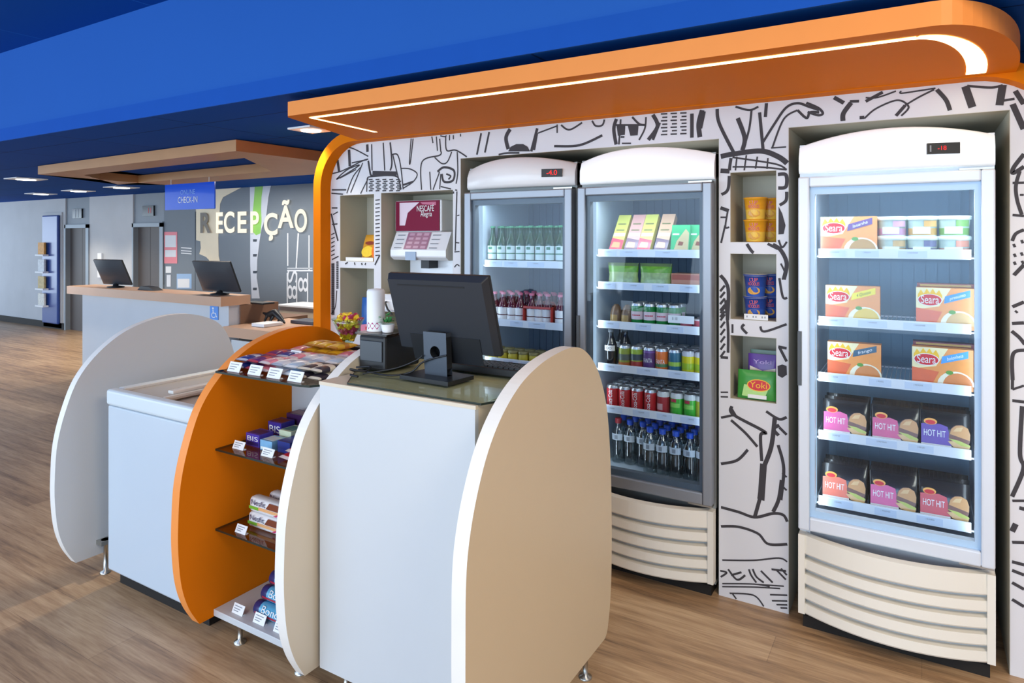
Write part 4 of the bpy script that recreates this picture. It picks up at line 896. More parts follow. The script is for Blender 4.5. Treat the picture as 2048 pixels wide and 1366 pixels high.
# price cards
def price_card(x, y, z, lb, w=0.062, h=0.032, rz=0, group='price cards on the candy stand'):
    t = MB(); t.M = Matrix.Rotation(R(rz), 4, 'Z') @ Matrix.Rotation(R(-25), 4, 'X')
    t.box(-w / 2, w / 2, -0.0008, 0.0008, 0, h, M_paper)
    for k, q in enumerate((0.75, 0.5, 0.28)): t.box(-w * 0.38, w * (0.3 - 0.12 * k), -0.0014, -0.0008, h * q - 0.0014, h * q + 0.0014, M_greyink)
    t.M = Matrix.Rotation(R(rz), 4, 'Z'); t.box(-w / 2, w / 2, 0.004, 0.016, 0, 0.003, M_paper)
    return obj(t, 'price_card', label=lb, cat='price card', group=group, loc=(x, y, z + 0.0003), world=False)
for k, (u, v) in enumerate(((466, 732), (507, 738), (546, 745), (588, 752))):
    p = PY(u, v, 1.692); price_card(p.x, 1.692, SHZ[0], 'white price card on the top candy shelf front, %s from the orange side' % ORD[k], 0.074, 0.04)
p = PZ(588, 716, SHZ[0] + 0.03); price_card(p.x, p.y, SHZ[0] + 0.03, 'white price card among the candy packs further back on the top shelf')
for u, v, lb in ((475, 899, 'white price card under the purple wafer boxes on the second shelf'), (533, 914, 'white price card beside the red bars on the second shelf')):
    p = PZ(u, v, SHZ[1]); price_card(p.x, max(p.y, 1.69), SHZ[1], lb, 0.066)
p = PZ(478, 1068, SHZ[2]); price_card(p.x, max(p.y, 1.69), SHZ[2], 'white price card in front of the cereal biscuit packs')
for k, (u, v) in enumerate(((468, 1232), (505, 1255), (545, 1275))):
    p = PZ(u, v, SH4); price_card(p.x, max(p.y, 1.685), SH4, 'white price card on the bottom board, %s from the orange side' % ORD[k], 0.064, 0.036)
# packs
def pack(L, Wd, H, m, m2, txt=None, tm=None, name='candy_bar'):
    mb = MB(); nu, nv = 14, 10
    def fn(a, t):
        s_ = min(1.0, max(0.05, math.sin(math.pi * min(max((t - 0.06) / 0.88, 0), 1)) ** 0.35 if 0.06 < t < 0.94 else 0.05))
        an = 2 * math.pi * a; ca, sa = math.cos(an), math.sin(an)
        ex = abs(ca) ** 0.6 * (1 if ca > 0 else -1); ez = abs(sa) ** 0.7 * (1 if sa > 0 else -1)
        return (ex * Wd / 2 * (0.94 + 0.06 * (1 - s_)), (t - 0.5) * L, H / 2 + ez * H / 2 * s_)
    mb.grid(nu, nv, fn, m, True, True)
    k = len(mb.f); i2 = mb.mi(m2)
    for j in range(nv):
        if j in (0, nv - 1, 4, 5):
            for i in range(nu): mb.m[j * nu + i] = i2
    if txt: mb.text(txt, Wd * 0.5, lambda x, y: (-y, x, H * 1.01 + 0.0004), tm, width=L * 0.55)
    return mb
def hexm(n, h): return mat(n, h, 0.35, var=0.10, scale=60, coat=0.2)
pk = {}
for nm, h1, h2, tx in (('navy', '#2a3f94', '#c8cfe2', 'CHOC'), ('purple', '#6a2f7a', '#c24a5a', None), ('pink', '#ea93a6', '#efe0df', None), ('white', '#dfe3ea', '#b7c3d6', None), ('iceblue', '#b9d3ea', '#eef3f8', None), ('black', '#3a3440', '#e6dcc8', None), ('gold', '#ecbc30', '#c98426', None), ('red', '#c3212d', '#f3e0d8', None), ('rose', '#e06a8e', '#f2cdd6', None)):
    pk[nm] = pack(0.13, 0.068, 0.026, hexm('pack_' + nm, h1), hexm('packband_' + nm, h2), None)
made = {}
def put_pack(nm, loc, rz, lb, group):
    if nm not in made:
        made[nm] = obj(pk[nm], 'candy_bar', label=lb, cat='candy bar', group=group, loc=loc, world=False); made[nm].rotation_euler = (0, 0, rz)
        return made[nm]
    return dup(made[nm], loc, rz, lb, group)
colsx = [-2.345, -2.272, -2.2, -2.128, -2.056, -1.985, -1.915]
lay = [['navy', 'purple', 'pink'], ['purple', 'navy', 'gold'], ['pink', 'pink', 'gold'], ['white', 'white', 'gold'], ['iceblue', 'white', 'rose'], ['black', 'iceblue', 'rose'], ['black', 'black', 'pink']]
cword = dict(navy='navy', purple='purple', pink='pink', white='white', iceblue='pale blue', black='black', gold='gold', red='red', rose='rose')
G1 = 'candy bars on the top glass shelf'
for c_, x in enumerate(colsx):
    for r in range(3):
        nm = lay[c_][r]; y = 1.785 + r * 0.135
        if y > 2.08 and x > -1.93: continue
        for l_ in range(3 if nm == 'gold' else 2):
            put_pack(nm, (x + random.uniform(-.004, .004), y + l_ * 0.012, SHZ[0] + 0.0005 + l_ * 0.0265), R(random.uniform(-6, 6)),
                     '%s candy bar, %s column from the orange side, %s row%s, top shelf' % (cword[nm], ORD[c_], ('front', 'middle', 'back')[r], ', %s layer' % ('lower', 'upper', 'top')[l_]), G1)
# second shelf
def carton(w, d, h, m, m2, txt, tm, tw=0.8):
    b = MB(); b.box(-w / 2, w / 2, -d / 2, d / 2, 0, h, m)
    b.box(-w / 2 + 0.004, w / 2 - 0.004, -d / 2 - 0.0006, -d / 2, 0.004, h * 0.35, m2)
    if txt: b.text(txt, h * 0.55, lambda x, y: (x, -d / 2 - 0.001, h * 0.6 + y), tm, width=w * tw)
    b.box(-w / 2 + 0.006, w / 2 - 0.006, -d / 2 + 0.012, d / 2 - 0.012, h, h + 0.0006, m2)
    return b
G2 = 'chocolate packs on the second glass shelf'
c2 = [('BIS', '#4a3aa5', '#2a2468', -2.31, 1.80, 0.0, 0.085, 0.07, 0.05, 'purple wafer box with white lettering at left front of second shelf'),
      ('BIS', '#3a2f8f', '#5a1f38', -2.30, 1.90, 0.0, 0.085, 0.07, 0.075, 'taller purple wafer box behind the front one on the second shelf'),
      (None, '#3d1f4e', '#7c2f3a', -2.28, 1.985, 0.0, 0.1, 0.07, 0.092, 'dark plum wafer box at the left back of the second shelf'),
      (None, '#7db5dc', '#e6efe9', -2.215, 1.79, 0.0, 0.075, 0.07, 0.04, 'light blue biscuit pack in the front row of the second shelf'),
      (None, '#cfd9b8', '#3a7c74', -2.205, 1.88, 0.0, 0.075, 0.08, 0.06, 'pale green biscuit pack behind the light blue one'),
      (None, '#1c2f7c', '#233f9e', -2.13, 1.81, 0.0, 0.075, 0.08, 0.045, 'navy chocolate pack in the middle front of the second shelf'),
      (None, '#1b2a70', '#41639f', -2.12, 1.91, 0.0, 0.08, 0.09, 0.07, 'navy chocolate pack behind the front navy one'),
      (None, '#d9dde4', '#9aa3b5', -2.03, 1.93, 0.0, 0.085, 0.09, 0.07, 'white chocolate box at the back right of the second shelf'),
      (None, '#3b2a72', '#5a3a7e', -2.16, 2.0, 0.0, 0.1, 0.06, 0.098, 'violet wafer box against the back panel of the second shelf')]
for k, (tx, h1, h2, x, y, rz, w, d, h, lb) in enumerate(c2):
    obj(carton(w - 0.004, d, h, hexm('cart_%d' % k, h1), hexm('cartb_%d' % k, h2), tx, M_paper), 'chocolate_box', label=lb, cat='chocolate box', group=G2, loc=(x, y, SHZ[1] + 0.0004), world=False, bevel=0.003)
for k, (x, y) in enumerate(((-2.04, 1.765), (-1.975, 1.755), (-1.91, 1.77), (-2.01, 1.77), (-1.945, 1.765))):
    put_pack('red', (x, y, SHZ[1] + 0.0005 + (0.0265 if k > 2 else 0)), R(-8), 'red chocolate bar on the second shelf, %s%s' % (('leftmost of the lower three', 'middle of the lower three', 'nearest the white side', 'left of the two lying on top', 'right of the two lying on top')[k], ''), 'red chocolate bars on the second shelf')
for k, (x, y) in enumerate(((-1.95, 1.93), (-1.95, 1.99))): put_pack('red', (x, y, SHZ[1] + 0.0005), R(90), 'red chocolate bar lying sideways at the back of the second shelf, %s' % ('nearer' if k == 0 else 'further'), 'red chocolate bars on the second shelf')
# third shelf: cereal biscuit packs
G3 = 'cereal biscuit packs on the third shelf'
def nesf():
    b = MB(); L, H, T = 0.22, 0.06, 0.05
    M1 = hexm('cereal_white', '#e9e9ea')
    def fn(a, t):
        s_ = 1.0 if 0.04 < t < 0.96 else 0.35; an = 2 * math.pi * a; ca, sa = math.cos(an), math.sin(an)
        return ((t - 0.5) * L, abs(ca) ** 0.5 * (1 if ca > 0 else -1) * T / 2 * s_, H / 2 + abs(sa) ** 0.5 * (1 if sa > 0 else -1) * H / 2 * s_)
    b.grid(16, 14, fn, M1, True, True)
    y = -T / 2 - 0.0012
    b.add([(-L * .46, y, .014), (-L * .2, y, .014), (-L * .2, y, .026), (-L * .46, y, .026)], [(0, 1, 2, 3)], hexm('cereal_green', '#7cba3a'))
    b.add([(-L * .2, y, .016), (L * .4, y, .016), (L * .4, y, .028), (-L * .2, y, .028)], [(0, 1, 2, 3)], hexm('cereal_apricot', '#eab27a'))
    b.add([(L * .0, y, .03), (L * .44, y, .03), (L * .44, y, .056), (L * .1, y, .056)], [(0, 1, 2, 3)], hexm('cereal_brown', '#7c3f28'))
    b.add([(L * .2, y - .0004, .01), (L * .28, y - .0004, .01), (L * .4, y - .0004, .024), (L * .34, y - .0004, .024)], [(0, 1, 2, 3)], hexm('cereal_magenta', '#c23a6b'))
    b.text('Nesfit', 0.03, lambda x, yy: (-L * .2 + x, y - .0022, .043 + yy), hexm('cereal_navy', '#2c3866'), width=0.085)
    return b
pN = PZ(493, 1052, SHZ[2]); NX, NY = pN.x + 0.11, pN.y + 0.025
ns_ = obj(nesf(), 'biscuit_pack', label='white cereal biscuit pack at the bottom of the stack on the third shelf', cat='biscuit pack', group=G3, loc=(NX, NY, SHZ[2] + 0.0005), world=False)
dup(ns_, (NX + 0.004, NY + 0.003, SHZ[2] + 0.0612), 0, 'white cereal biscuit pack lying on top of the front one on the third shelf')
dup(ns_, (NX + 0.03, NY + 0.075, SHZ[2] + 0.0005), 0, 'white cereal biscuit pack standing behind the front stack, lower')
dup(ns_, (NX + 0.03, NY + 0.075, SHZ[2] + 0.0612), 0, 'white cereal biscuit pack standing behind the front stack, upper')
# bottom board: cookie rolls
G4 = 'blue cookie rolls on the bottom board'
def roll():
    b = MB(); r = 0.028; L = 0.22; Mb = hexm('roll_navy', '#1c2a66'); Ml = hexm('roll_cyan', '#59a9cf')
    b.M = Matrix.Translation((-L / 2, 0, r)) @ Matrix.Rotation(R(90), 4, 'Y')
    b.lathe([(0.0, 0.0), (0.018, 0.002), (r, 0.012), (r, L * 0.2), (r, L * 0.95), (0.018, L)], [Mb, Mb, Mb, Ml, Mb], 20)
    b.M = Matrix.Identity(4)
    def wrap(dz, off=0.0006): return lambda x, y: (x * 1.0, -(r + off) * math.cos((y + dz) / r), r + (r + off) * math.sin((y + dz) / r))
    b.text('Bono', 0.034, wrap(0.014, 0.0032), M_paper, width=0.1)
    b.add([wrap(-0.006)(x, y) for x, y in ((-.09, -.006), (.09, -.006), (.09, .004), (-.09, .004))], [(0, 1, 2, 3)], hexm('roll_red', '#b43040'))
    return b
pR = PZ(502, 1232, SH4); rx, ry = pR.x + 0.11, pR.y + 0.028
r0_ = obj(roll(), 'cookie_roll', label='blue cookie roll lowest at the front of the stack on the bottom board', cat='cookie roll', group=G4, loc=(rx, ry, SH4 + 0.0005), world=False)
dup(r0_, (rx + 0.005, ry + 0.058, SH4 + 0.0005), 0, 'blue cookie roll lying behind the front one on the bottom board')
dup(r0_, (rx + 0.008, ry + 0.029, SH4 + 0.0492), 0, 'blue cookie roll in the middle of the stack on the bottom board')
dup(r0_, (rx + 0.008, ry + 0.116, SH4 + 0.0005), 0, 'blue cookie roll at the rear of the bottom row on the board')
dup(r0_, (rx + 0.015, ry + 0.087, SH4 + 0.0492), 0, 'blue cookie roll behind the middle one of the stack')
dup(r0_, (rx + 0.02, ry + 0.058, SH4 + 0.098), 0, 'blue cookie roll topmost on the stack on the bottom board')
# ---------------------------------------------------------------- goods in the coolers and the niches
def XU(u, Y): r = ray(u, 0); return r.x / r.y * Y
def wrapx(r, zc): return lambda x, y: (r * math.sin(x / r), -r * math.cos(x / r), zc + y)
def wrapv(r, zc): return lambda x, y: (r * math.sin(-y / r), -r * math.cos(-y / r), zc + x)
def lab(mb, r, z0, z1, m, a0=-80, a1=80, n=10):
    vs_ = [(r * math.sin(R(a0 + (a1 - a0) * k / n)), -r * math.cos(R(a0 + (a1 - a0) * k / n)), z) for z in (z0, z1) for k in range(n + 1)]
    mb.add(vs_, [(k, k + 1, n + 2 + k, n + 1 + k) for k in range(n)], m, True)
def gm(n, h, **k): return mat(n, h, k.pop('rough', 0.35), var=k.pop('var', 0.04), **k)
M_tin = mat('can_aluminium', '#c9ccd0', 0.3, 0.9)
def can(body, bands=(), txt=None, tcol=None, vertical=False, top=None, h=0.118, r=0.0315, ts=0.03):
    b = MB(); t = top or body
    b.lathe([(0.022, 0.0), (0.027, 0.002), (r, 0.012), (r, h * 0.78), (r, h * 0.88), (0.0275, h * 0.965), (0.0275, h), (0.0255, h), (0.025, h - 0.004), (0.0, h - 0.004)], [M_tin, body, body, t, M_tin if top is None else t, M_tin, M_tin, M_tin, M_tin], 20)
    for (z0, z1, m, a0, a1) in bands: lab(b, r + 0.0004, z0, z1, m, a0, a1)
    if txt: b.text(txt, ts, (wrapv if vertical else wrapx)(r + (0.0022 if vertical else 0.0009), h * 0.46), tcol, width=(0.085 if vertical else 0.045))
    return b
PROTO = {}
def place(key, maker, name, cat, x, y, z, lb, group, rz=0.0, rot=None):
    if key not in PROTO:
        r_ = maker()
        if isinstance(r_, MB): o = obj(r_, name, label=lb, cat=cat, group=group, loc=(x, y, z), world=False)
        else: o = r_; o.location = (x, y, z); tag(o, lb, cat, group)
        o.rotation_euler = rot if rot is not None else (0, 0, rz); PROTO[key] = o
        return o
    return dup(PROTO[key], (x, y, z), rz if rot is None else None, lb, group, rot)

# --- green beer bottles, leftmost fridge, top shelf (bottle > label, cap)
M_beer = mat('green_bottle_glass', '#063a26', 0.12, coat=0.4, var=0.02); M_blab = gm('bottle_label_silver', '#c9d8d6'); M_bgr = gm('bottle_label_green', '#1c6e4a')
def beer():
    h = 0.215; r = 0.0295
    o = obj(MB().lathe([(0.024, 0), (r, 0.004), (r, 0.112), (0.027, 0.128), (0.0165, 0.152), (0.0125, 0.175), (0.0118, 0.203), (0.0135, 0.205)], M_beer, 20), 'bottle')
    l = MB(); lab(l, r + 0.0005, 0.03, 0.105, M_blab, -70, 70); lab(l, r + 0.001, 0.06, 0.066, M_bgr, -70, 70); lab(l, r + 0.001, 0.085, 0.1, M_bgr, -22, 22); l.text('BEER', 0.014, wrapx(r + 0.0012, 0.075), M_bgr, width=0.03) if False else None
    kid(l, 'bottle_label', o); kid(MB().lathe([(0.0142, 0.204), (0.0142, 0.213), (0.011, 0.215), (0, 0.215)], M_bgr, 14), 'bottle_cap', o)
    return o
z = SZ1[0] - 0.026
ub = [986, 1005, 1024, 1042, 1058, 1078, 1098, 1117]
for row in range(3):
    Y = FY1 + 0.105 + row * 0.066
    x0, x1 = XU(986, FY1 + 0.105), XU(1122, FY1 + 0.105)
    for k in range(8):
        x = x0 + (x1 - x0) * k / 7 + 0.003 * row
        place('beer', beer, 'bottle', 'bottle', x, Y, z, 'green beer bottle on top shelf of leftmost fridge, %s from left, %s row' % (ORD[k], ('front', 'middle', 'rear')[row]), 'green beer bottles')
# --- white label bottles on the second shelf, red carrier
M_rose = mat('rose_bottle_glass', '#56182b', 0.12, coat=0.4); M_wl = gm('white_bottle_label', '#e9e6e6'); M_capr = gm('rose_cap', '#c56a86')
def smirn():
    r = 0.029
    o = obj(MB().lathe([(0.024, 0), (r, 0.004), (r, 0.088), (0.026, 0.104), (0.0135, 0.128), (0.0125, 0.16)], M_rose, 20), 'bottle')
    l = MB(); lab(l, r + 0.0005, 0.008, 0.045, M_wl, -80, 80); lab(l, r + 0.0005, 0.05, 0.088, M_wl, -80, 80); lab(l, r + 0.001, 0.02, 0.024, M_capr, -40, 40); kid(l, 'bottle_label', o)
    kid(MB().lathe([(0.0145, 0.158), (0.0145, 0.17), (0, 0.171)], M_capr, 14), 'bottle_cap', o)
    return o
z = SZ1[1] - 0.026
row0 = [990, 1007, 1025, 1041, 1064, 1080, 1096, 1121]
for row in range(3):
    Y = FY1 + 0.10 + row * 0.068
    for k, u in enumerate(row0):
        place('smirn', smirn, 'bottle', 'bottle', XU(u, FY1 + 0.10) + (0.004 * row), Y, z, 'rose bottle with white label on second shelf of leftmost fridge, %s from left, %s row' % (ORD[k], ('front', 'middle', 'rear')[row]), 'white label bottles')
xa, xb = XU(1052.5, FY1 + 0.10), XU(1108.5, FY1 + 0.10)
cr = MB(); Mc = gm('carrier_red', '#b93a32'); Yc0, Yc1 = FY1 + 0.062, FY1 + 0.13
cr.box(xa, xb, Yc0 + 0.0, Yc0 + 0.003, z + 0.002, z + 0.02, Mc).box(xa, xb, Yc0, Yc0 + 0.003, z + 0.092, z + 0.104, Mc)
cr.box(xa, xa + 0.003, Yc0, Yc1, z + 0.002, z + 0.104, Mc).box(xb - 0.003, xb, Yc0, Yc1, z + 0.002, z + 0.104, Mc)
cr.prism([(xa, z + 0.104), (xb, z + 0.104), (xb - 0.02, z + 0.128), (xa + 0.02, z + 0.128)], 'XZ', Yc0 + 0.068, Yc0 + 0.072, Mc)
obj(cr, 'bottle_carrier', label='red cardboard carrier around three white label bottles in the leftmost fridge', cat='carrier', loc=((xa + xb) / 2, Yc0 + 0.07, z))
# --- yellow jars third shelf of the left fridge
def jar():
    b = MB(); My = gm('jar_yellow', '#c6b53a'); b.lathe([(0.024, 0), (0.03, 0.004), (0.03, 0.04), (0.027, 0.05)], My, 18); b.lathe([(0.03, 0.0502), (0.031, 0.053), (0.031, 0.064), (0.028, 0.066), (0, 0.066)], gm('jar_lid', '#8c8456'), 18); return b
z = SZ1[2] - 0.026
for row in range(2):
    for k, u in enumerate((986, 1006, 1026, 1047, 1068, 1090)):
        place('jar', jar, 'jar', 'jar', XU(u, FY1 + 0.10), FY1 + 0.105 + row * 0.07, z, 'yellow jar behind the counter on third shelf of leftmost fridge, %s from left, %s row' % (ORD[k], ('front', 'rear')[row]), 'yellow jars')

# --- middle fridge, top shelf: leaning sandwich cartons and green packs
def slim(h1, h2):
    def mk():
        b = MB(); w, d, h = 0.066, 0.035, 0.225
        b.box(-w / 2, w / 2, -d / 2, d / 2, 0, h, hexm('slim' + h1, h1)); y = -d / 2 - 0.0006
        b.add([(-w / 2, y, 0), (w / 2, y, 0), (w / 2, y, .06), (-w / 2, y, .075)], [(0, 1, 2, 3)], hexm('slimb' + h2, h2))
        b.add([(-w * .4, y - .0004, .015), (w * .3, y - .0004, .012), (w * .25, y - .0004, .045), (-w * .3, y - .0004, .05)], [(0, 1, 2, 3)], hexm('slimf', '#e9a06a'))
        for zz in (.12, .16): b.add([(-w * .35, y, zz), (w * .3, y, zz), (w * .3, y, zz + .008), (-w * .35, y, zz + .008)], [(0, 1, 2, 3)], hexm('slimink', '#7d7b4a'))
        b.add([(-w * .45, y, .085), (w * .45, y, .085), (w * .45, y, .105), (-w * .45, y, .105)], [(0, 1, 2, 3)], hexm('slimw', '#e4ead6'))
        return b
    return mk
z = SZ2[0] - 0.026; Y = FY2 + 0.095
for k, (u, a, b_) in enumerate(((1232, '#d3cf62', '#d8435a'), (1262, '#e2a79c', '#7f5a6e'), (1288, '#d9d568', '#dd3f58'), (1322, '#e0b08e', '#6b4560'))):
    w = ('yellow', 'pink', 'yellow', 'peach')[k]
    place('slim%d' % k, slim(a, b_), 'sandwich_carton', 'carton', XU(u, Y), Y, z + 0.012, '%s slim sandwich carton leaning back on top shelf of middle fridge, %s from left' % (w, ORD[k]), 'leaning sandwich cartons', rot=(R(-38), 0, 0))
def greenpack():
    b = MB(); w, h, d = 0.088, 0.14, 0.03
    b.box(-w / 2, w / 2, -d / 2, d / 2, 0, h, hexm('gp_green', '#3fb878')); y = -d / 2 - 0.0006
    b.add([(w / 2 - .075, y, .003), (w / 2 - .003, y, .003), (w / 2 - .003, y, .1), (w / 2 - .02, y, .12), (w / 2 - .06, y, .06)], [(0, 1, 2, 3, 4)], hexm('gp_food', '#cdb98a'))
    b.add([(-.01, y - .0004, .04), (.012, y - .0004, .038), (.018, y - .0004, .055), (-.004, y - .0004, .06)], [(0, 1, 2, 3)], hexm('gp_meat', '#8b4a34'))
    b.add([(-w / 2 + .006, y, .09), (w / 2 - .05, y, .09), (w / 2 - .05, y, .098), (-w / 2 + .006, y, .098)], [(0, 1, 2, 3)], M_paper)
    return b
for k, u in enumerate((1362, 1397)):
    place('greenpack', greenpack, 'salad_pack', 'pack', XU(u, Y + 0.02 * k), Y - 0.015 + 0.02 * k, z + 0.004, 'green sandwich pack on top shelf of middle fridge, %s' % ('next to the peach carton' if k == 0 else 'nearest the door edge'), 'green sandwich packs', rot=(R(-14), 0, 0))
# second shelf: salad bags and a tray
def salad():
    b = MB(); w, h, d = 0.165, 0.12, 0.06
    def fn(a, t):
        an = 2 * math.pi * a; s_ = 1.0 - 0.72 * t ** 2 if t < 0.9 else 0.1
        return (math.cos(an) * w / 2 * (0.92 + 0.08 * abs(2 * t - 1)), math.sin(an) * d / 2 * s_, t * h)
    mm = mat('salad_bag', '#8fa66a', 0.3, var=0.5, scale=55, coat=.4); b.grid(16, 8, fn, mm, True, True)
    top = b.mi(mat('salad_green', '#5f9428', 0.3, var=0.6, scale=45, coat=.4)); wht = b.mi(hexm('salad_white', '#b9bba9')); dk_ = b.mi(hexm('salad_dark', '#4c5f38'))
    for j in range(8):
        for i in range(16): b.m[j * 16 + i] = (dk_ if j == 7 else top if j in (5, 6) else b.m[j * 16 + i])
    return b
z = SZ2[1] - 0.026
for k, u in enumerate((1247, 1312)):
    place('salad', salad, 'salad_bag', 'bag', XU(u, Y), Y, z, ('leafy salad bag at the left end of second shelf in middle fridge', 'leafy salad bag in the middle of second shelf in middle fridge')[k], 'salad bags')
tr = MB(); tr.box(-0.085, 0.085, -0.05, 0.05, 0, 0.075, hexm('tray_terracotta', '#b87a60'))
tr.add([(-.08, -.0506, .045), (.08, -.0506, .045), (.08, -.0506, .07), (-.08, -.0506, .07)], [(0, 1, 2, 3)], hexm('tray_rust', '#a04a35'))
tr.add([(.0, -.0506, .004), (.08, -.0506, .02), (.08, -.0506, .034), (.0, -.0506, .012)], [(0, 1, 2, 3)], hexm('tray_cream', '#ddcbb0'))
obj(tr, 'ready_meal', label='brown ready meal sleeve at right of second shelf in middle fridge', cat='meal box', loc=(min(XU(1380, Y), FX2 + 0.19), Y + 0.03, z), world=False, bevel=0.003)
# third shelf
Y = FY2 + 0.105; z = SZ2[2] - 0.026
def pouch():
    b = MB(); Mb = hexm('pouch_brown', '#6b513c')
    b.lathe([(0.022, 0), (0.03, 0.01), (0.031, 0.06), (0.022, 0.09), (0.010, 0.105)], Mb, 16); lab(b, 0.0318, 0.02, 0.055, hexm('pouch_gold', '#a8874e'), -50, 30); return b
for k, u in enumerate((1233, 1255)): place('pouch', pouch, 'chocolate_drink', 'bottle', XU(u, Y), Y, z, 'small brown chocolate drink bottle on third shelf of middle fridge, %s' % ('leftmost' if k == 0 else 'beside the green cans'), 'brown drink bottles')
Mg = gm('can_green', '#117a35', coat=.4); Mpk = gm('can_pink_label', '#d9c4cb'); Mrd = gm('can_red_line', '#b8344a')
for row in range(2):
    for k, u in enumerate((1275, 1300, 1325, 1350)):
        place('gcan', lambda: can(Mg, [(0.038, 0.078, Mpk, -75, 75), (0.056, 0.062, Mrd, -35, 45)]), 'drink_can', 'can', XU(u, Y), Y + row * 0.068, z, 'green can with pink label on third shelf of middle fridge, %s from left, %s row' % (ORD[k], ('front', 'rear')[row]), 'green cans with pink labels')
def rcup():
    b = MB(); Mr = hexm('cup_pinkred', '#c35a68'); b.lathe([(0.026, 0), (0.032, 0.045), (0.032, 0.05)], Mr, 16); b.lathe([(0.033, 0.0502), (0.033, 0.056), (0, 0.056)], gm('cup_foil', '#dfd6d8'), 16); return b
for k, (u, yy) in enumerate(((1373, 0), (1400, 0), (1400, .07))): place('rcup', rcup, 'dessert_cup', 'cup', XU(u, Y), Y + yy, z, 'pink red dessert cup on third shelf of middle fridge, %s' % ('beside the last green can', 'nearest the door edge in front', 'nearest the door edge behind')[k], 'dessert cups')
pc = MB(); pc.box(-0.062, 0.062, -0.001, 0.001, 0, 0.036, M_paper); pc.text('ll lll', 0.02, lambda x, y: (x - 0.03, -0.0016, 0.02 + y), M_greyink)
obj(pc, 'price_card', label='white card hanging in front of cans on third shelf of middle fridge', cat='price card', loc=(XU(1362, FY2 + 0.066), FY2 + 0.066, z + 0.035), world=False)
# fourth shelf
z = SZ2[3] - 0.026
def dark_bottle():
    b = MB(); Md = mat('dark_bottle', '#17181d', 0.12, coat=1.0); b.lathe([(0.026, 0), (0.031, 0.005), (0.031, 0.11), (0.026, 0.125), (0.013, 0.155), (0.0125, 0.175)], Md, 18); b.lathe([(0.0145, 0.1752), (0.0145, 0.19), (0, 0.19)], gm('cap_grey', '#7d8288'), 12); lab(b, 0.0316, 0.085, 0.112, M_wl, -60, 60); b.text('OO', 0.02, wrapx(0.0322, 0.098), M_ink, width=0.03); return b
for k, (u, yy) in enumerate(((1222, 0), (1240, .07), (1222, .14))): place('dbot', dark_bottle, 'bottle', 'bottle', XU(u, Y) - 0.0, Y + yy, z, 'dark bottle with white band on fourth shelf of middle fridge, %s' % ('front', 'second', 'rearmost')[k], 'dark bottles')
cans4 = [(1250, 'lime and amber', '#8e9a3a', [(0.004, 0.035, '#b5642f'), (0.045, 0.075, '#58605a')], None, None), (1274, 'lime and red', '#97b23a', [(0.004, 0.045, '#a3322e'), (0.05, 0.08, '#3d4a55')], None, None),
         (1299, 'purple', '#5a3a76', [(0.092, 0.1, '#7b55a5')], 'FANTA', None), (1324, 'orange', '#e2722c', [(0.03, 0.045, '#4c7a50')], 'FANTA', None), (1350, 'teal', '#2d6a86', [(0.04, 0.06, '#9cc04a')], None, None),
         (1377, 'yellow', '#d8cb1e', [(0.03, 0.06, '#9dbb28')], None, '#c9c9cf'), (1403, 'yellow', '#d6c71e', [(0.03, 0.06, '#b2b52a')], None, '#c9c9cf')]
for row in range(3):
    for k, (u, nm, body, bands, tx, tp) in enumerate(cans4):
        kk_ = min(k, 5)
        if row and k == 0: continue
        place('c4_%d' % kk_, lambda: can(hexm('c4m%d' % k, body), [(a, b_, hexm('c4b%s' % m_, m_), -80, 80) for a, b_, m_ in bands], tx, M_paper, top=hexm('c4t' + tp, tp) if tp else None), 'drink_can', 'can', XU(u, Y) , Y + row * 0.069, z, '%s can on fourth shelf of middle fridge, %s can from left, %s row' % (nm, ORD[k], ('front', 'middle', 'rear')[row]), 'mixed cans on the fourth shelf')
# fifth shelf
z = SZ2[4] - 0.026
Mcr = gm('can_cola_red', '#b3141f', coat=.4)
us5 = [(1226, 'r'), (1250, 'r'), (1275, 'r'), (1301, 'r'), (1327, 'w'), (1354, 'g'), (1381, 'g'), (1405, 'y')]
for row in range(4):
    for k, (u, ty) in enumerate(us5):
        mk = {'r': lambda: can(Mcr, [], 'Coca-Cola', M_paper, True), 'w': lambda: can(gm('can_cherry', '#a32832'), [(0.03, 0.06, gm('can_palepink', '#c99a9a'), -60, 10)], None, None, top=gm('can_silver_top', '#cfd3d2')),
              'g': lambda: can(gm('can_leaf_green', '#3fae34', coat=.3), [(0.075, 0.09, Mrd, -45, 10), (0.05, 0.07, gm('can_light_green', '#86cf5a'), -60, 40)], None, None, top=gm('can_silver_top', '#cfd3d2')),
              'y': lambda: can(gm('can_yellow_green', '#b5b83a'), [], None, None, top=gm('can_silver_top', '#cfd3d2'))}[ty]
        nm = {'r': 'red cola can with script', 'w': 'dark red silver-topped can', 'g': 'bright green silver-topped can', 'y': 'yellow green silver-topped can'}[ty]
        place('c5' + ty, mk, 'drink_can', 'can', XU(u, Y), Y + row * 0.069, z, '%s, fifth shelf of middle fridge, %s from left, %s row' % (nm, ORD[k], ORD[row]), 'cans on the fifth shelf')
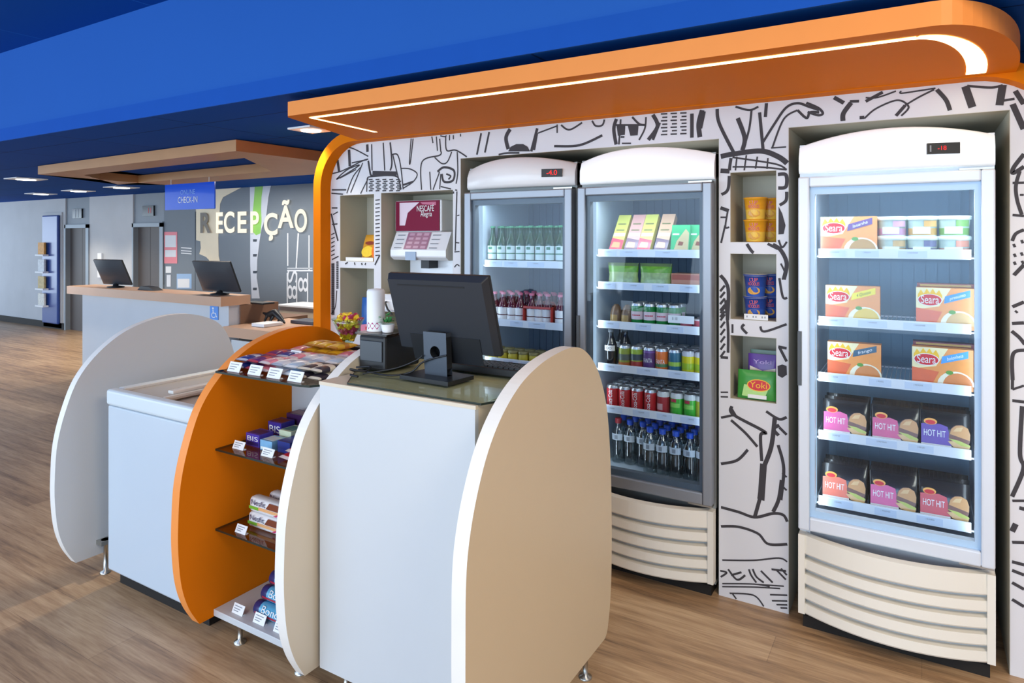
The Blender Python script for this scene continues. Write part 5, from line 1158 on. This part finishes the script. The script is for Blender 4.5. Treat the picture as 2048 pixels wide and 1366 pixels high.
# bottom shelf: water bottles (bottle > label, cap)
z = SZ2[5] - 0.026
M_water = glassmat('water_bottle', '#dfe8ea', 0.16, keep=0.92); M_capb = gm('water_cap_blue', '#1c4fc4'); M_capred = gm('water_cap_red', '#b03038'); M_wlab = gm('water_label', '#c3cbd4')
def water(capm):
    def mk():
        r = 0.0325; prof = [(0.02, 0.0), (r, 0.006)]
        for i in range(5): prof += [(r, 0.018 + i * 0.02), (r - 0.0025, 0.024 + i * 0.02)]
        prof += [(r, 0.118), (r, 0.15), (0.028, 0.168), (0.016, 0.19), (0.013, 0.196), (0.013, 0.202)]
        o = obj(MB().lathe(prof, M_water, 18), 'bottle')
        l = MB(); lab(l, r + 0.0006, 0.118, 0.15, M_wlab, -60, 60); l.box(-.008, .008, -r - .0014, -r - .001, .124, .144, M_greyink); kid(l, 'bottle_label', o)
        kid(MB().lathe([(0.0165, 0.2), (0.0175, 0.222), (0.014, 0.226), (0, 0.226)], capm, 14), 'bottle_cap', o)
        return o
    return mk
for row in range(4):
    Yr = FY2 + 0.135 + row * 0.072
    for k, u in enumerate((1226, 1250, 1276, 1300, 1325, 1352, 1380, 1406)):
        if row == 0 and k < 3: continue
        red = row == 1 and k == 0
        place('water' + ('r' if red else 'b'), water(M_capred if red else M_capb), 'bottle', 'bottle', XU(u, FY2 + 0.135), Yr, z, 'water bottle with %s cap, bottom shelf of middle fridge, %s from left, %s row' % ('red' if red else 'blue', ORD[k], ORD[row]), 'water bottles')

# --- freezer
def quad(b, pts, y, m): b.add([(x, y, zz) for x, zz in pts], [tuple(range(len(pts)))], m)
def ell(cx, cz, rx, rz, n=20): return [(cx + rx * math.cos(6.2832 * k / n), cz + rz * math.sin(6.2832 * k / n)) for k in range(n)]
def mealbox(w, h, d, ban, bantx, food, base='#ee9a4c'):
    b = MB(); b.box(-w / 2, w / 2, -d / 2, d / 2, 0, h, hexm('meal' + base, base)); y = -d / 2
    quad(b, [(-w / 2, h * .45), (-w * .1, h * .55), (w * .1, h), (-w / 2, h)], y - .0004, hexm('meal_cream', '#f3e6b4'))
    quad(b, [(-w * .5, 0), (-w * .2, 0), (-w * .05, h * .42), (-w * .5, h * .5)], y - .0005, hexm('meal_deep', '#e2683a'))
    quad(b, ell(w * .22, h * .12, w * .30, h * .34)[0:11], y - .0008, hexm('meal_plate', '#f0ead0'))
    quad(b, ell(w * .25, h * .10, w * .24, h * .32)[0:11], y - .0011, hexm('mealfood' + food, food))
    quad(b, [(-w * .02, h * .62), (w * .42, h * .80), (w * .42, h * .97), (w * .0, h * .80)], y - .0009, hexm('ban' + ban, ban))
    quad(b, [(-w * .47 + w * .42 * k / 8, h * (.80 + (.13 if k % 2 else .02) + .05 * math.sin(3.14 * k / 8))) for k in range(9)] + [(-w * .05, h * .72), (-w * .47, h * .72)], y - .0011, M_yellow)
    quad(b, ell(-w * .26, h * .70, w * .215, h * .15), y - .0014, M_paper)
    quad(b, ell(-w * .26, h * .70, w * .2, h * .135), y - .0017, M_red)
    b.text('Seara', h * .28, lambda x, zz: (-w * .26 + x, y - .0021, h * .70 + zz), M_paper, width=w * .31)
    if bantx: b.text(bantx, h * .12, lambda x, zz: (w * .21 + x, y - .0014, h * .80 + zz + x * .35), M_paper if ban != '#f2dc2a' else hexm('ban_ink', '#5d7a24'), width=w * .26)
    quad(b, ell(w * .12, h * .42, w * .06, h * .05), y - .0016, hexm('meal_leaf', '#5f9a34'))
    return b
G5 = 'frozen meal boxes'
def zz(i): return SZ3[i] - 0.026
Yf = FY3 + 0.075
def mb_at(uL, uR, i, h, d, ban, tx, food, lb, Yo=0.0, zo=0.0, rz=0):
    Y = Yf + Yo; x0, x1 = max(XU(uL, Y), FX3 - 0.276), min(XU(uR, Y), FX3 + 0.276)
    return obj(mealbox(x1 - x0, h, d, ban, tx, food), 'meal_box', label=lb, cat='meal box', group=G5, loc=((x0 + x1) / 2, Y + d / 2, zz(i) + zo), world=False, bevel=0.0)
mb_at(1641, 1754, 0, 0.158, 0.05, '#6a4585', 'lasanha', '#b98a45', 'orange frozen meal box with purple banner on top freezer shelf', -0.005)
mb_at(1651, 1760, 1, 0.155, 0.05, '#f2dc2a', '4 Queijos', '#e6c24a', 'frozen meal box with yellow banner at left of second freezer shelf')
mb_at(1832, 1956, 1, 0.158, 0.05, '#3f8fe0', 'presunto', '#d9b070', 'frozen meal box with blue banner at right of second freezer shelf')
mb_at(1655, 1762, 2, 0.150, 0.05, '#3e5f78', 'frango', '#d98a4a', 'frozen meal box with slate banner at left of third freezer shelf', 0.02)
mb_at(1824, 1947, 2, 0.158, 0.05, '#4f9de6', 'bolonhesa', '#d98445', 'frozen meal box with blue banner at right of third freezer shelf')
for (uL, uR, i, lb, hx) in ((1834, 1958, 1, 'dark red frozen box behind the blue banner box on the second shelf', '#8c3a2e'), (1826, 1950, 2, 'dark red frozen box behind the blue banner box on the third shelf', '#7c2a34')):
    Y = Yf + 0.06; x0, x1 = XU(uL, Y), min(XU(uR, Y), FX3 + 0.276); h = 0.172
    b = MB(); b.box(x0, x1, Y, Y + 0.05, zz(i), zz(i) + h, hexm('mealback' + hx, hx)); quad(b, [(x0 + .01, zz(i) + h - .012), (x1 - .01, zz(i) + h - .012), (x1 - .01, zz(i) + h - .004), (x0 + .01, zz(i) + h - .004)], Y - .0004, hexm('mealback_line', '#c9a04a'))
    obj(b, 'meal_box', label=lb, cat='meal box', group=G5, loc=((x0 + x1) / 2, Y, zz(i)))
# ice cream cups two high
def icup(c1, c2):
    def mk():
        b = MB(); Mw = gm('icecup_white', '#e3eee6'); r = 0.056
        b.lathe([(r * .84, 0), (r * .88, 0.003), (r * .9, 0.03), (r * .96, 0.062)], [Mw, hexm('ic' + c1, c1), hexm('icb' + c2, c2)], 22); b.lathe([(r, 0.0622), (r * 1.03, 0.064), (r * 1.03, 0.075), (r * .97, 0.078), (0, 0.078)], Mw, 22)
        lab(b, r * .95, 0.008, 0.036, Mw, -38, 30); lab(b, r * .97, 0.036, 0.06, hexm('icx' + c1, c1), 5, 60); return b
    return mk
Y = Yf + 0.055
for l_, cols_ in enumerate((('#c9a878', '#6d6f93', '#d98f78'), ('#cfa0c6', '#d9a860', '#7fae5a'))):
    for k, u in enumerate((1784, 1845, 1908)):
        nm = (('tan', 'violet', 'coral'), ('pink', 'amber', 'green'))[l_][k]
        place('ic%d%d' % (l_, k), icup(cols_[k], '#b9cbbf'), 'ice_cream_cup', 'cup', XU(u, Y), Y, zz(0) + l_ * 0.0785, '%s and white ice cream cup on top freezer shelf, %s layer, %s from left' % (nm, ('lower', 'upper')[l_], ORD[k]), 'ice cream cups')
# hot snack packs
def hot(patch, pnm):
    def mk():
        b = MB(); w, h, d = 0.172, 0.14, 0.05; Mk = mat('snack_black_film', '#16161a', 0.25, coat=.5)
        def fn(a, t):
            an = 2 * math.pi * a; ca, sa = math.cos(an), math.sin(an); s_ = 1 - 0.85 * max(0, (t - 0.55) / 0.45) ** 1.6
            return (abs(ca) ** .35 * (1 if ca > 0 else -1) * w / 2, abs(sa) ** .35 * (1 if sa > 0 else -1) * d / 2 * s_ , t * h)
        b.grid(20, 8, fn, Mk, True, True); b.add([fn(k / 20, 0) for k in range(20)], [tuple(range(20))], Mk)
        y = -d / 2 - .001
        quad(b, [(-w * .46, h * .10), (w * .12, h * .10), (w * .05, h * .60), (-w * .1, h * .66), (-w * .46, h * .62)], y, hexm('snack' + patch, patch))
        quad(b, [(-w * .46, h * .02), (w * .12, h * .02), (w * .12, h * .10), (-w * .46, h * .10)], y - .0002, M_paper)
        b.text('HOT HIT', h * .25, lambda x, q: (-w * .2 + x, y - .0008, h * .38 + q), M_paper, width=w * .42)
        quad(b, ell(-w * .28, h * .70, w * .13, h * .09), y - .0006, hexm('snack_sun', '#f0a52c')); quad(b, ell(-w * .28, h * .68, w * .1, h * .06), y - .001, M_red)
        B1, B2, B3, B4 = hexm('bun_tan', '#c98f4c'), hexm('bun_light', '#dcb074'), hexm('patty_brown', '#6f3a20'), hexm('lettuce', '#b9bf4a')
        quad(b, ell(w * .27, h * .36, w * .20, h * .33), y - .0014, B3)
        quad(b, [(w * .05, h * .22), (w * .16, h * .08), (w * .44, h * .02), (w * .47, h * .16), (w * .28, h * .26)], y - .0018, B2)
        quad(b, [(w * .06, h * .30), (w * .3, h * .14), (w * .46, h * .12), (w * .46, h * .18), (w * .26, h * .27)], y - .0021, B4)
        top_ = [(w * .09, h * .42), (w * .12, h * .56), (w * .2, h * .66), (w * .32, h * .69), (w * .43, h * .62), (w * .47, h * .46), (w * .46, h * .3), (w * .28, h * .36)]
        quad(b, top_, y - .0024, B1); quad(b, [(w * .15, h * .5), (w * .22, h * .61), (w * .34, h * .64), (w * .3, h * .52)], y - .0027, B2)
        return b
    return mk
G6 = 'black burger snack packs'
row4 = [(1690, '#d8508f', 'pink'), (1790, '#d3457f', 'pink'), (1898, '#5c2a9c', 'purple')]
row5 = [(1688, '#e06a4c', 'coral'), (1786, '#d8508f', 'pink'), (1888, '#cc3f4a', 'red')]
for si, rw in ((3, row4), (4, row5)):
    for k, (u, c_, nm) in enumerate(rw):
        for dpt in range(3):
            Y = Yf + 0.03 + dpt * 0.062
            place('hot' + c_, hot(c_, nm), 'burger_pack', 'snack pack', max(FX3 - 0.18, min(FX3 + 0.18, XU(u, Yf + .03))), Y, zz(si) + 0.0055 + (0.0 if dpt == 0 else 0.0), 'black burger pack with %s patch on %s freezer shelf, %s from left, %s' % (nm, ('fourth', 'bottom')[si - 3], ORD[k], ('in front', 'second in line', 'third in line')[dpt]), G6, rot=(R(-10), 0, 0))

# --- goods in the right column niches
def noodle(body, alt):
    def mk():
        b = MB(); Mb = hexm('nood' + body, body); r = 0.05; h = 0.098
        b.lathe([(r * .76, 0), (r * .78, 0.003), (r * .85, h * .45), (r * .97, h * .93), (r * 1.04, h * .94), (r * 1.04, h * .985), (r * .98, h), (0, h)], [Mb, hexm('noodb' + alt, alt), Mb, M_paper if body != '#e9a11f' else hexm('nood_rim', '#f0b73a'), Mb, Mb, M_paper], 24)
        f = lambda rr, zc: (lambda x, y: (rr * math.sin(x / rr), -rr * math.cos(x / rr), zc + y))
        tc = hexm('nood_pink', '#cf4f7a') if body == '#e9a11f' else hexm('nood_orange', '#ea5a3a')
        b.text('CUP', 0.024, f(r * .945, h * .76), tc, width=0.036); b.text('NOODLES', 0.02, f(r * .92, h * .58), tc, width=0.05)
        fd = hexm('nood_food', '#d9a24a'); rr = r * .86
        b.add([(rr * math.sin(x / rr), -rr * math.cos(x / rr), q) for x, q in ell(0, h * .28, .028, .017)], [tuple(range(20))], fd)
        return b
    return mk
def niche_goods(u, v, h, Yo): return XU(u, YW + Yo), YW + Yo, h[1] + 0.0025
for key, body, alt, h, nm, sp in (('ny', '#e9a11f', '#efc24a', d1, 'yellow', (1512, 1545)), ('nb', '#24479c', '#2c56b0', d2, 'blue', (1518, 1550))):
    for k, (u, yo) in enumerate(((sp[0], 0.068), (sp[1], 0.150))):
        for l_ in range(2):
            x, y, q = niche_goods(u, 0, h, yo); x = min(x, h[2] - 0.056)
            if k == 1: x = h[2] - 0.055
            else: x = min(x, h[2] - 0.10)
            place(key, noodle(body, alt), 'noodle_cup', 'noodle cup', x, y + (0.006 if k else 0), q + l_ * 0.0985, '%s instant noodle cup in the narrow column niche, %s stack, %s' % (nm, ('front', 'rear')[k], ('lower', 'upper')[l_]), nm + ' noodle cups')
tg = MB(); tg.box(-0.05, 0.05, -0.001, 0.001, 0, 0.024, M_paper); tg.text('l ll ll', 0.012, lambda x, y: (x, -.0016, .012 + y), M_greyink, width=0.08)
obj(tg, 'price_card', label='white price card in front of the blue noodle cups', cat='price card', loc=(XU(1512, YW + .012), YW + .012, d2[1] + 0.0025), world=False)
def flatpack(w, h, d, m, prn):
    b = MB()
    def fn(a, t):
        an = 2 * math.pi * a; s_ = 0.12 + 0.88 * math.sin(math.pi * min(max(t, .02), .98)) ** .5
        return (math.cos(an) * abs(math.cos(an)) ** -.4 * w / 2 if abs(math.cos(an)) > 1e-3 else 0, math.sin(an) * d / 2 * s_, t * h)
    b.grid(20, 10, fn, m, True, True); prn(b, -d / 2 - .0012); return b
def yoki(b, y):
    w, h = 0.17, 0.125
    quad(b, [(-w * .35, h * .1), (w * .2, h * .05), (w * .3, h * .4), (-w * .3, h * .5)], y, hexm('yk_lime', '#a9d86a'))
    quad(b, ell(w * .06, h * .5, w * .29, h * .21), y - .0006, M_yellow); quad(b, ell(w * .06, h * .5, w * .265, h * .18), y - .001, M_red)
    b.text('Yoki', h * .3, lambda x, q: (w * .06 + x, y - .0015, h * .5 + q), M_yellow, width=w * .42)
    quad(b, [(-w * .2, h * .04), (w * .26, h * .04), (w * .26, h * .17), (-w * .2, h * .17)], y - .001, M_paper)
x = d3[0] + 0.107
yk = obj(flatpack(0.165, 0.125, 0.035, hexm('yoki_green', '#3d9c3e'), yoki), 'popcorn_pack', label='green popcorn pack in front in the lowest column niche', cat='popcorn pack', group='popcorn packs', loc=(x, YW + 0.03, d3[1] + 0.003), world=False); yk.rotation_euler = (R(-6), 0, 0)
def ypur(b, y):
    w, h = 0.13, 0.19
    quad(b, [(-w * .42, h * .3), (w * .42, h * .3), (w * .42, h * .7), (0, h * .62), (-w * .42, h * .72)], y, hexm('yp_cream', '#e3d8c6')); quad(b, ell(w * .0, h * .5, w * .2, h * .09), y - .0006, hexm('yp_gold', '#d79a2c'))
    b.text('Yoki', h * .13, lambda x_, q: (x_, y - .001, h * .82 + q), hexm('yp_lilac', '#b99ae0'), width=w * .6)
for k in range(2):
    p_ = obj(flatpack(0.13, 0.19 + 0.012 * k, 0.03, hexm('yoki_purple', '#5f3aa0') if k == 0 else hexm('yoki_teal', '#7fa39a'), ypur if k == 0 else (lambda b, y: None)), 'popcorn_pack', label=('purple popcorn pack standing behind the green one', 'grey green pack rearmost in the lowest column niche')[k], cat='popcorn pack', group='popcorn packs', loc=(d3[2] - 0.072, YW + 0.085 + 0.045 * k, d3[1] + 0.003), world=False); p_.rotation_euler = (R(-4), 0, 0)
# --- goods in the left niches
x = nA[0] + 0.20
def snackbag(m1, prn): return flatpack(0.18, 0.165, 0.07, m1, prn)
def sb(b, y):
    quad(b, ell(-.02, .05, .05, .035), y, hexm('sb_yellow', '#f2cf3c')); quad(b, ell(.045, .06, .03, .05), y - .0004, hexm('sb_orange', '#ee7a1e')); quad(b, ell(-.01, .105, .04, .012), y - .0004, hexm('sb_maroon', '#8c3a22'))
s_ = obj(snackbag(hexm('sb_amber', '#d99a2a'), sb), 'snack_bag', label='orange and yellow snack bag in the upper left niche', cat='snack bag', group='snack bags in the left niches', loc=(nA[0] + 0.19, YW + 0.09, nA[1] + 0.004), world=False); s_.rotation_euler = (R(-14), 0, 0)
obj(MB().box(-0.1, 0.13, -0.002, 0.0, 0, 0.022, M_paper), 'price_card', label='white price strip at the front edge of the upper left niche', cat='price card', loc=(nA[0] + 0.14, YW + 0.012, nA[1] + 0.003), world=False)
def sb2(b, y):
    quad(b, [(-.07, .0), (.07, .0), (.07, .07), (-.07, .05)], y, hexm('sb_pink', '#d97a98')); quad(b, ell(0, .03, .03, .02), y - .0004, M_red)
zC = PY(716, 652, YW + .09).z
s2 = obj(flatpack(0.17, 0.22, 0.06, hexm('sb_blue', '#2468b8'), sb2), 'snack_bag', label='blue and pink snack bag in the lower left niche', cat='snack bag', group='snack bags in the left niches', loc=(nC[0] + 0.19, YW + 0.09, nC[1] + 0.004), world=False)
# --- juice and coffee dispenser in the wide niche
zD = nB[1] + 0.003; Yd = YW + 0.03
def DP(u, v, Y=Yd): return PY(u, v, Y)
dm = thing('drink_dispenser', 'white and burgundy hot drink dispenser in the wide left niche', 'drink dispenser', ((nB[0] + nB[2]) / 2, YW + 0.15, zD))
tl, brp = DP(789, 402, Yd + 0.06), DP(882, 463, Yd + 0.06)
M_burg = mat('burgundy_panel', '#7c1238', 0.55, spec=0.2); M_dw = mat('dispenser_white', '#e8eaee', 0.3, coat=.3)
tp_ = MB(); tp_.box(tl.x, brp.x, Yd + 0.065, Yd + 0.24, brp.z, tl.z, M_dw); tpo = obj(tp_, 'hopper', dm, bevel=0.008)
pn = MB(); g_ = 0.012
pn.box(tl.x + g_, brp.x - g_, Yd + 0.058, Yd + 0.0645, brp.z + 0.004, tl.z - 0.004, M_burg)
W_, H_ = brp.x - tl.x, tl.z - brp.z
LX = lambda fx, fz, dy=0: (tl.x + W_ * fx, Yd + 0.0575 - dy, brp.z + H_ * fz)
pn.add([LX(.12, .93), LX(.55, .93), LX(.3, .6), LX(.24, .2), LX(.12, .2)], [(0, 1, 2, 3, 4)], mat('panel_pale_pink', '#d9c4d2', 0.3))
pn.add([LX(.57, .93), LX(.9, .93), LX(.9, .82), LX(.62, .86)], [(0, 1, 2, 3)], mat('panel_rose', '#b8466e', 0.3))
pn.text('NESCAFÉ', 0.05, lambda x_, y_: (tl.x + W_ * .68 + x_, Yd + 0.056, brp.z + H_ * .72 + y_), M_paper, width=W_ * .36)
pn.text('Alegria', 0.045, lambda x_, y_: (tl.x + W_ * .70 + x_, Yd + 0.056, brp.z + H_ * .55 + y_), M_paper, width=W_ * .24)
obj(pn, 'front_panel', tpo, label='burgundy front panel with white lettering')
bl, bR = DP(781, 466, Yd), DP(893, 522, Yd)
bd = MB(); N = 12; zz0, zz1 = bR.z, bl.z + 0.012; X0, X1 = bl.x, bR.x - 0.005
pf = [(Yd + 0.25, zz0), (Yd + 0.03, zz0), (Yd + 0.0, zz0 + 0.02), (Yd + 0.0, zz0 + 0.06), (Yd + 0.055, zz1 - 0.005), (Yd + 0.25, zz1)]
bd.prism(pf, 'YZ', X0, X1, M_dw); bo_ = obj(bd, 'body', dm, bevel=0.006)
kp = MB(); Mb1, Mb2 = mat('button_pad', '#a4788f', 0.35), mat('button_dot', '#c9a4b8', 0.35)
def slope(fx, t): return (X0 + (X1 - X0) * fx, Yd + 0.0 + 0.055 * t - 0.003, zz0 + 0.06 + (zz1 - 0.065 - zz0) * t)
kp.add([slope(.24, .05), slope(.66, .05), slope(.66, .97), slope(.24, .97)], [(0, 1, 2, 3)], Mb1)
for r_ in range(4):
    for c_ in range(3):
        fx = .28 + c_ * .13; t = .1 + r_ * .23
        kp.add([tuple(a - (0.0012 if i == 1 else 0) for i, a in enumerate(slope(*q_))) for q_ in ((fx, t), (fx + .09, t), (fx + .09, t + .13), (fx, t + .13))], [(0, 1, 2, 3)], Mb2)
    for fx in (.06, .70):
        t = .1 + r_ * .23; kp.add([tuple(a - (0.0012 if i == 1 else 0) for i, a in enumerate(slope(*q_))) for q_ in ((fx, t), (fx + .14, t), (fx + .14, t + .05), (fx, t + .05))], [(0, 1, 2, 3)], M_greyink)
obj(kp, 'button_panel', bo_)
bs = MB(); bs.box(X0 + 0.02, X1 - 0.02, Yd + 0.16, Yd + 0.25, zD, zz0 - 0.001, M_dw).box(X0 + 0.01, X1 - 0.01, Yd + 0.0, Yd + 0.25, zD, zD + 0.03, mat('drip_grey', '#8d97a6', 0.4)); obj(bs, 'base', dm)
nz_ = MB(); nz_.box((X0 + X1) / 2 - 0.03, (X0 + X1) / 2 + 0.03, Yd + 0.07, Yd + 0.159, zz0 - 0.05, zz0 - 0.0012, M_black); obj(nz_, 'nozzle', dm)
ch = MB(); ch.box(X0 + .12, X0 + .2, Yd - 0.006, Yd + 0.0, zz0 + 0.0, zz0 + .05, mat('chute_blue_grey', '#8fa3bd', 0.3)); obj(ch, 'cup_guide', dm)
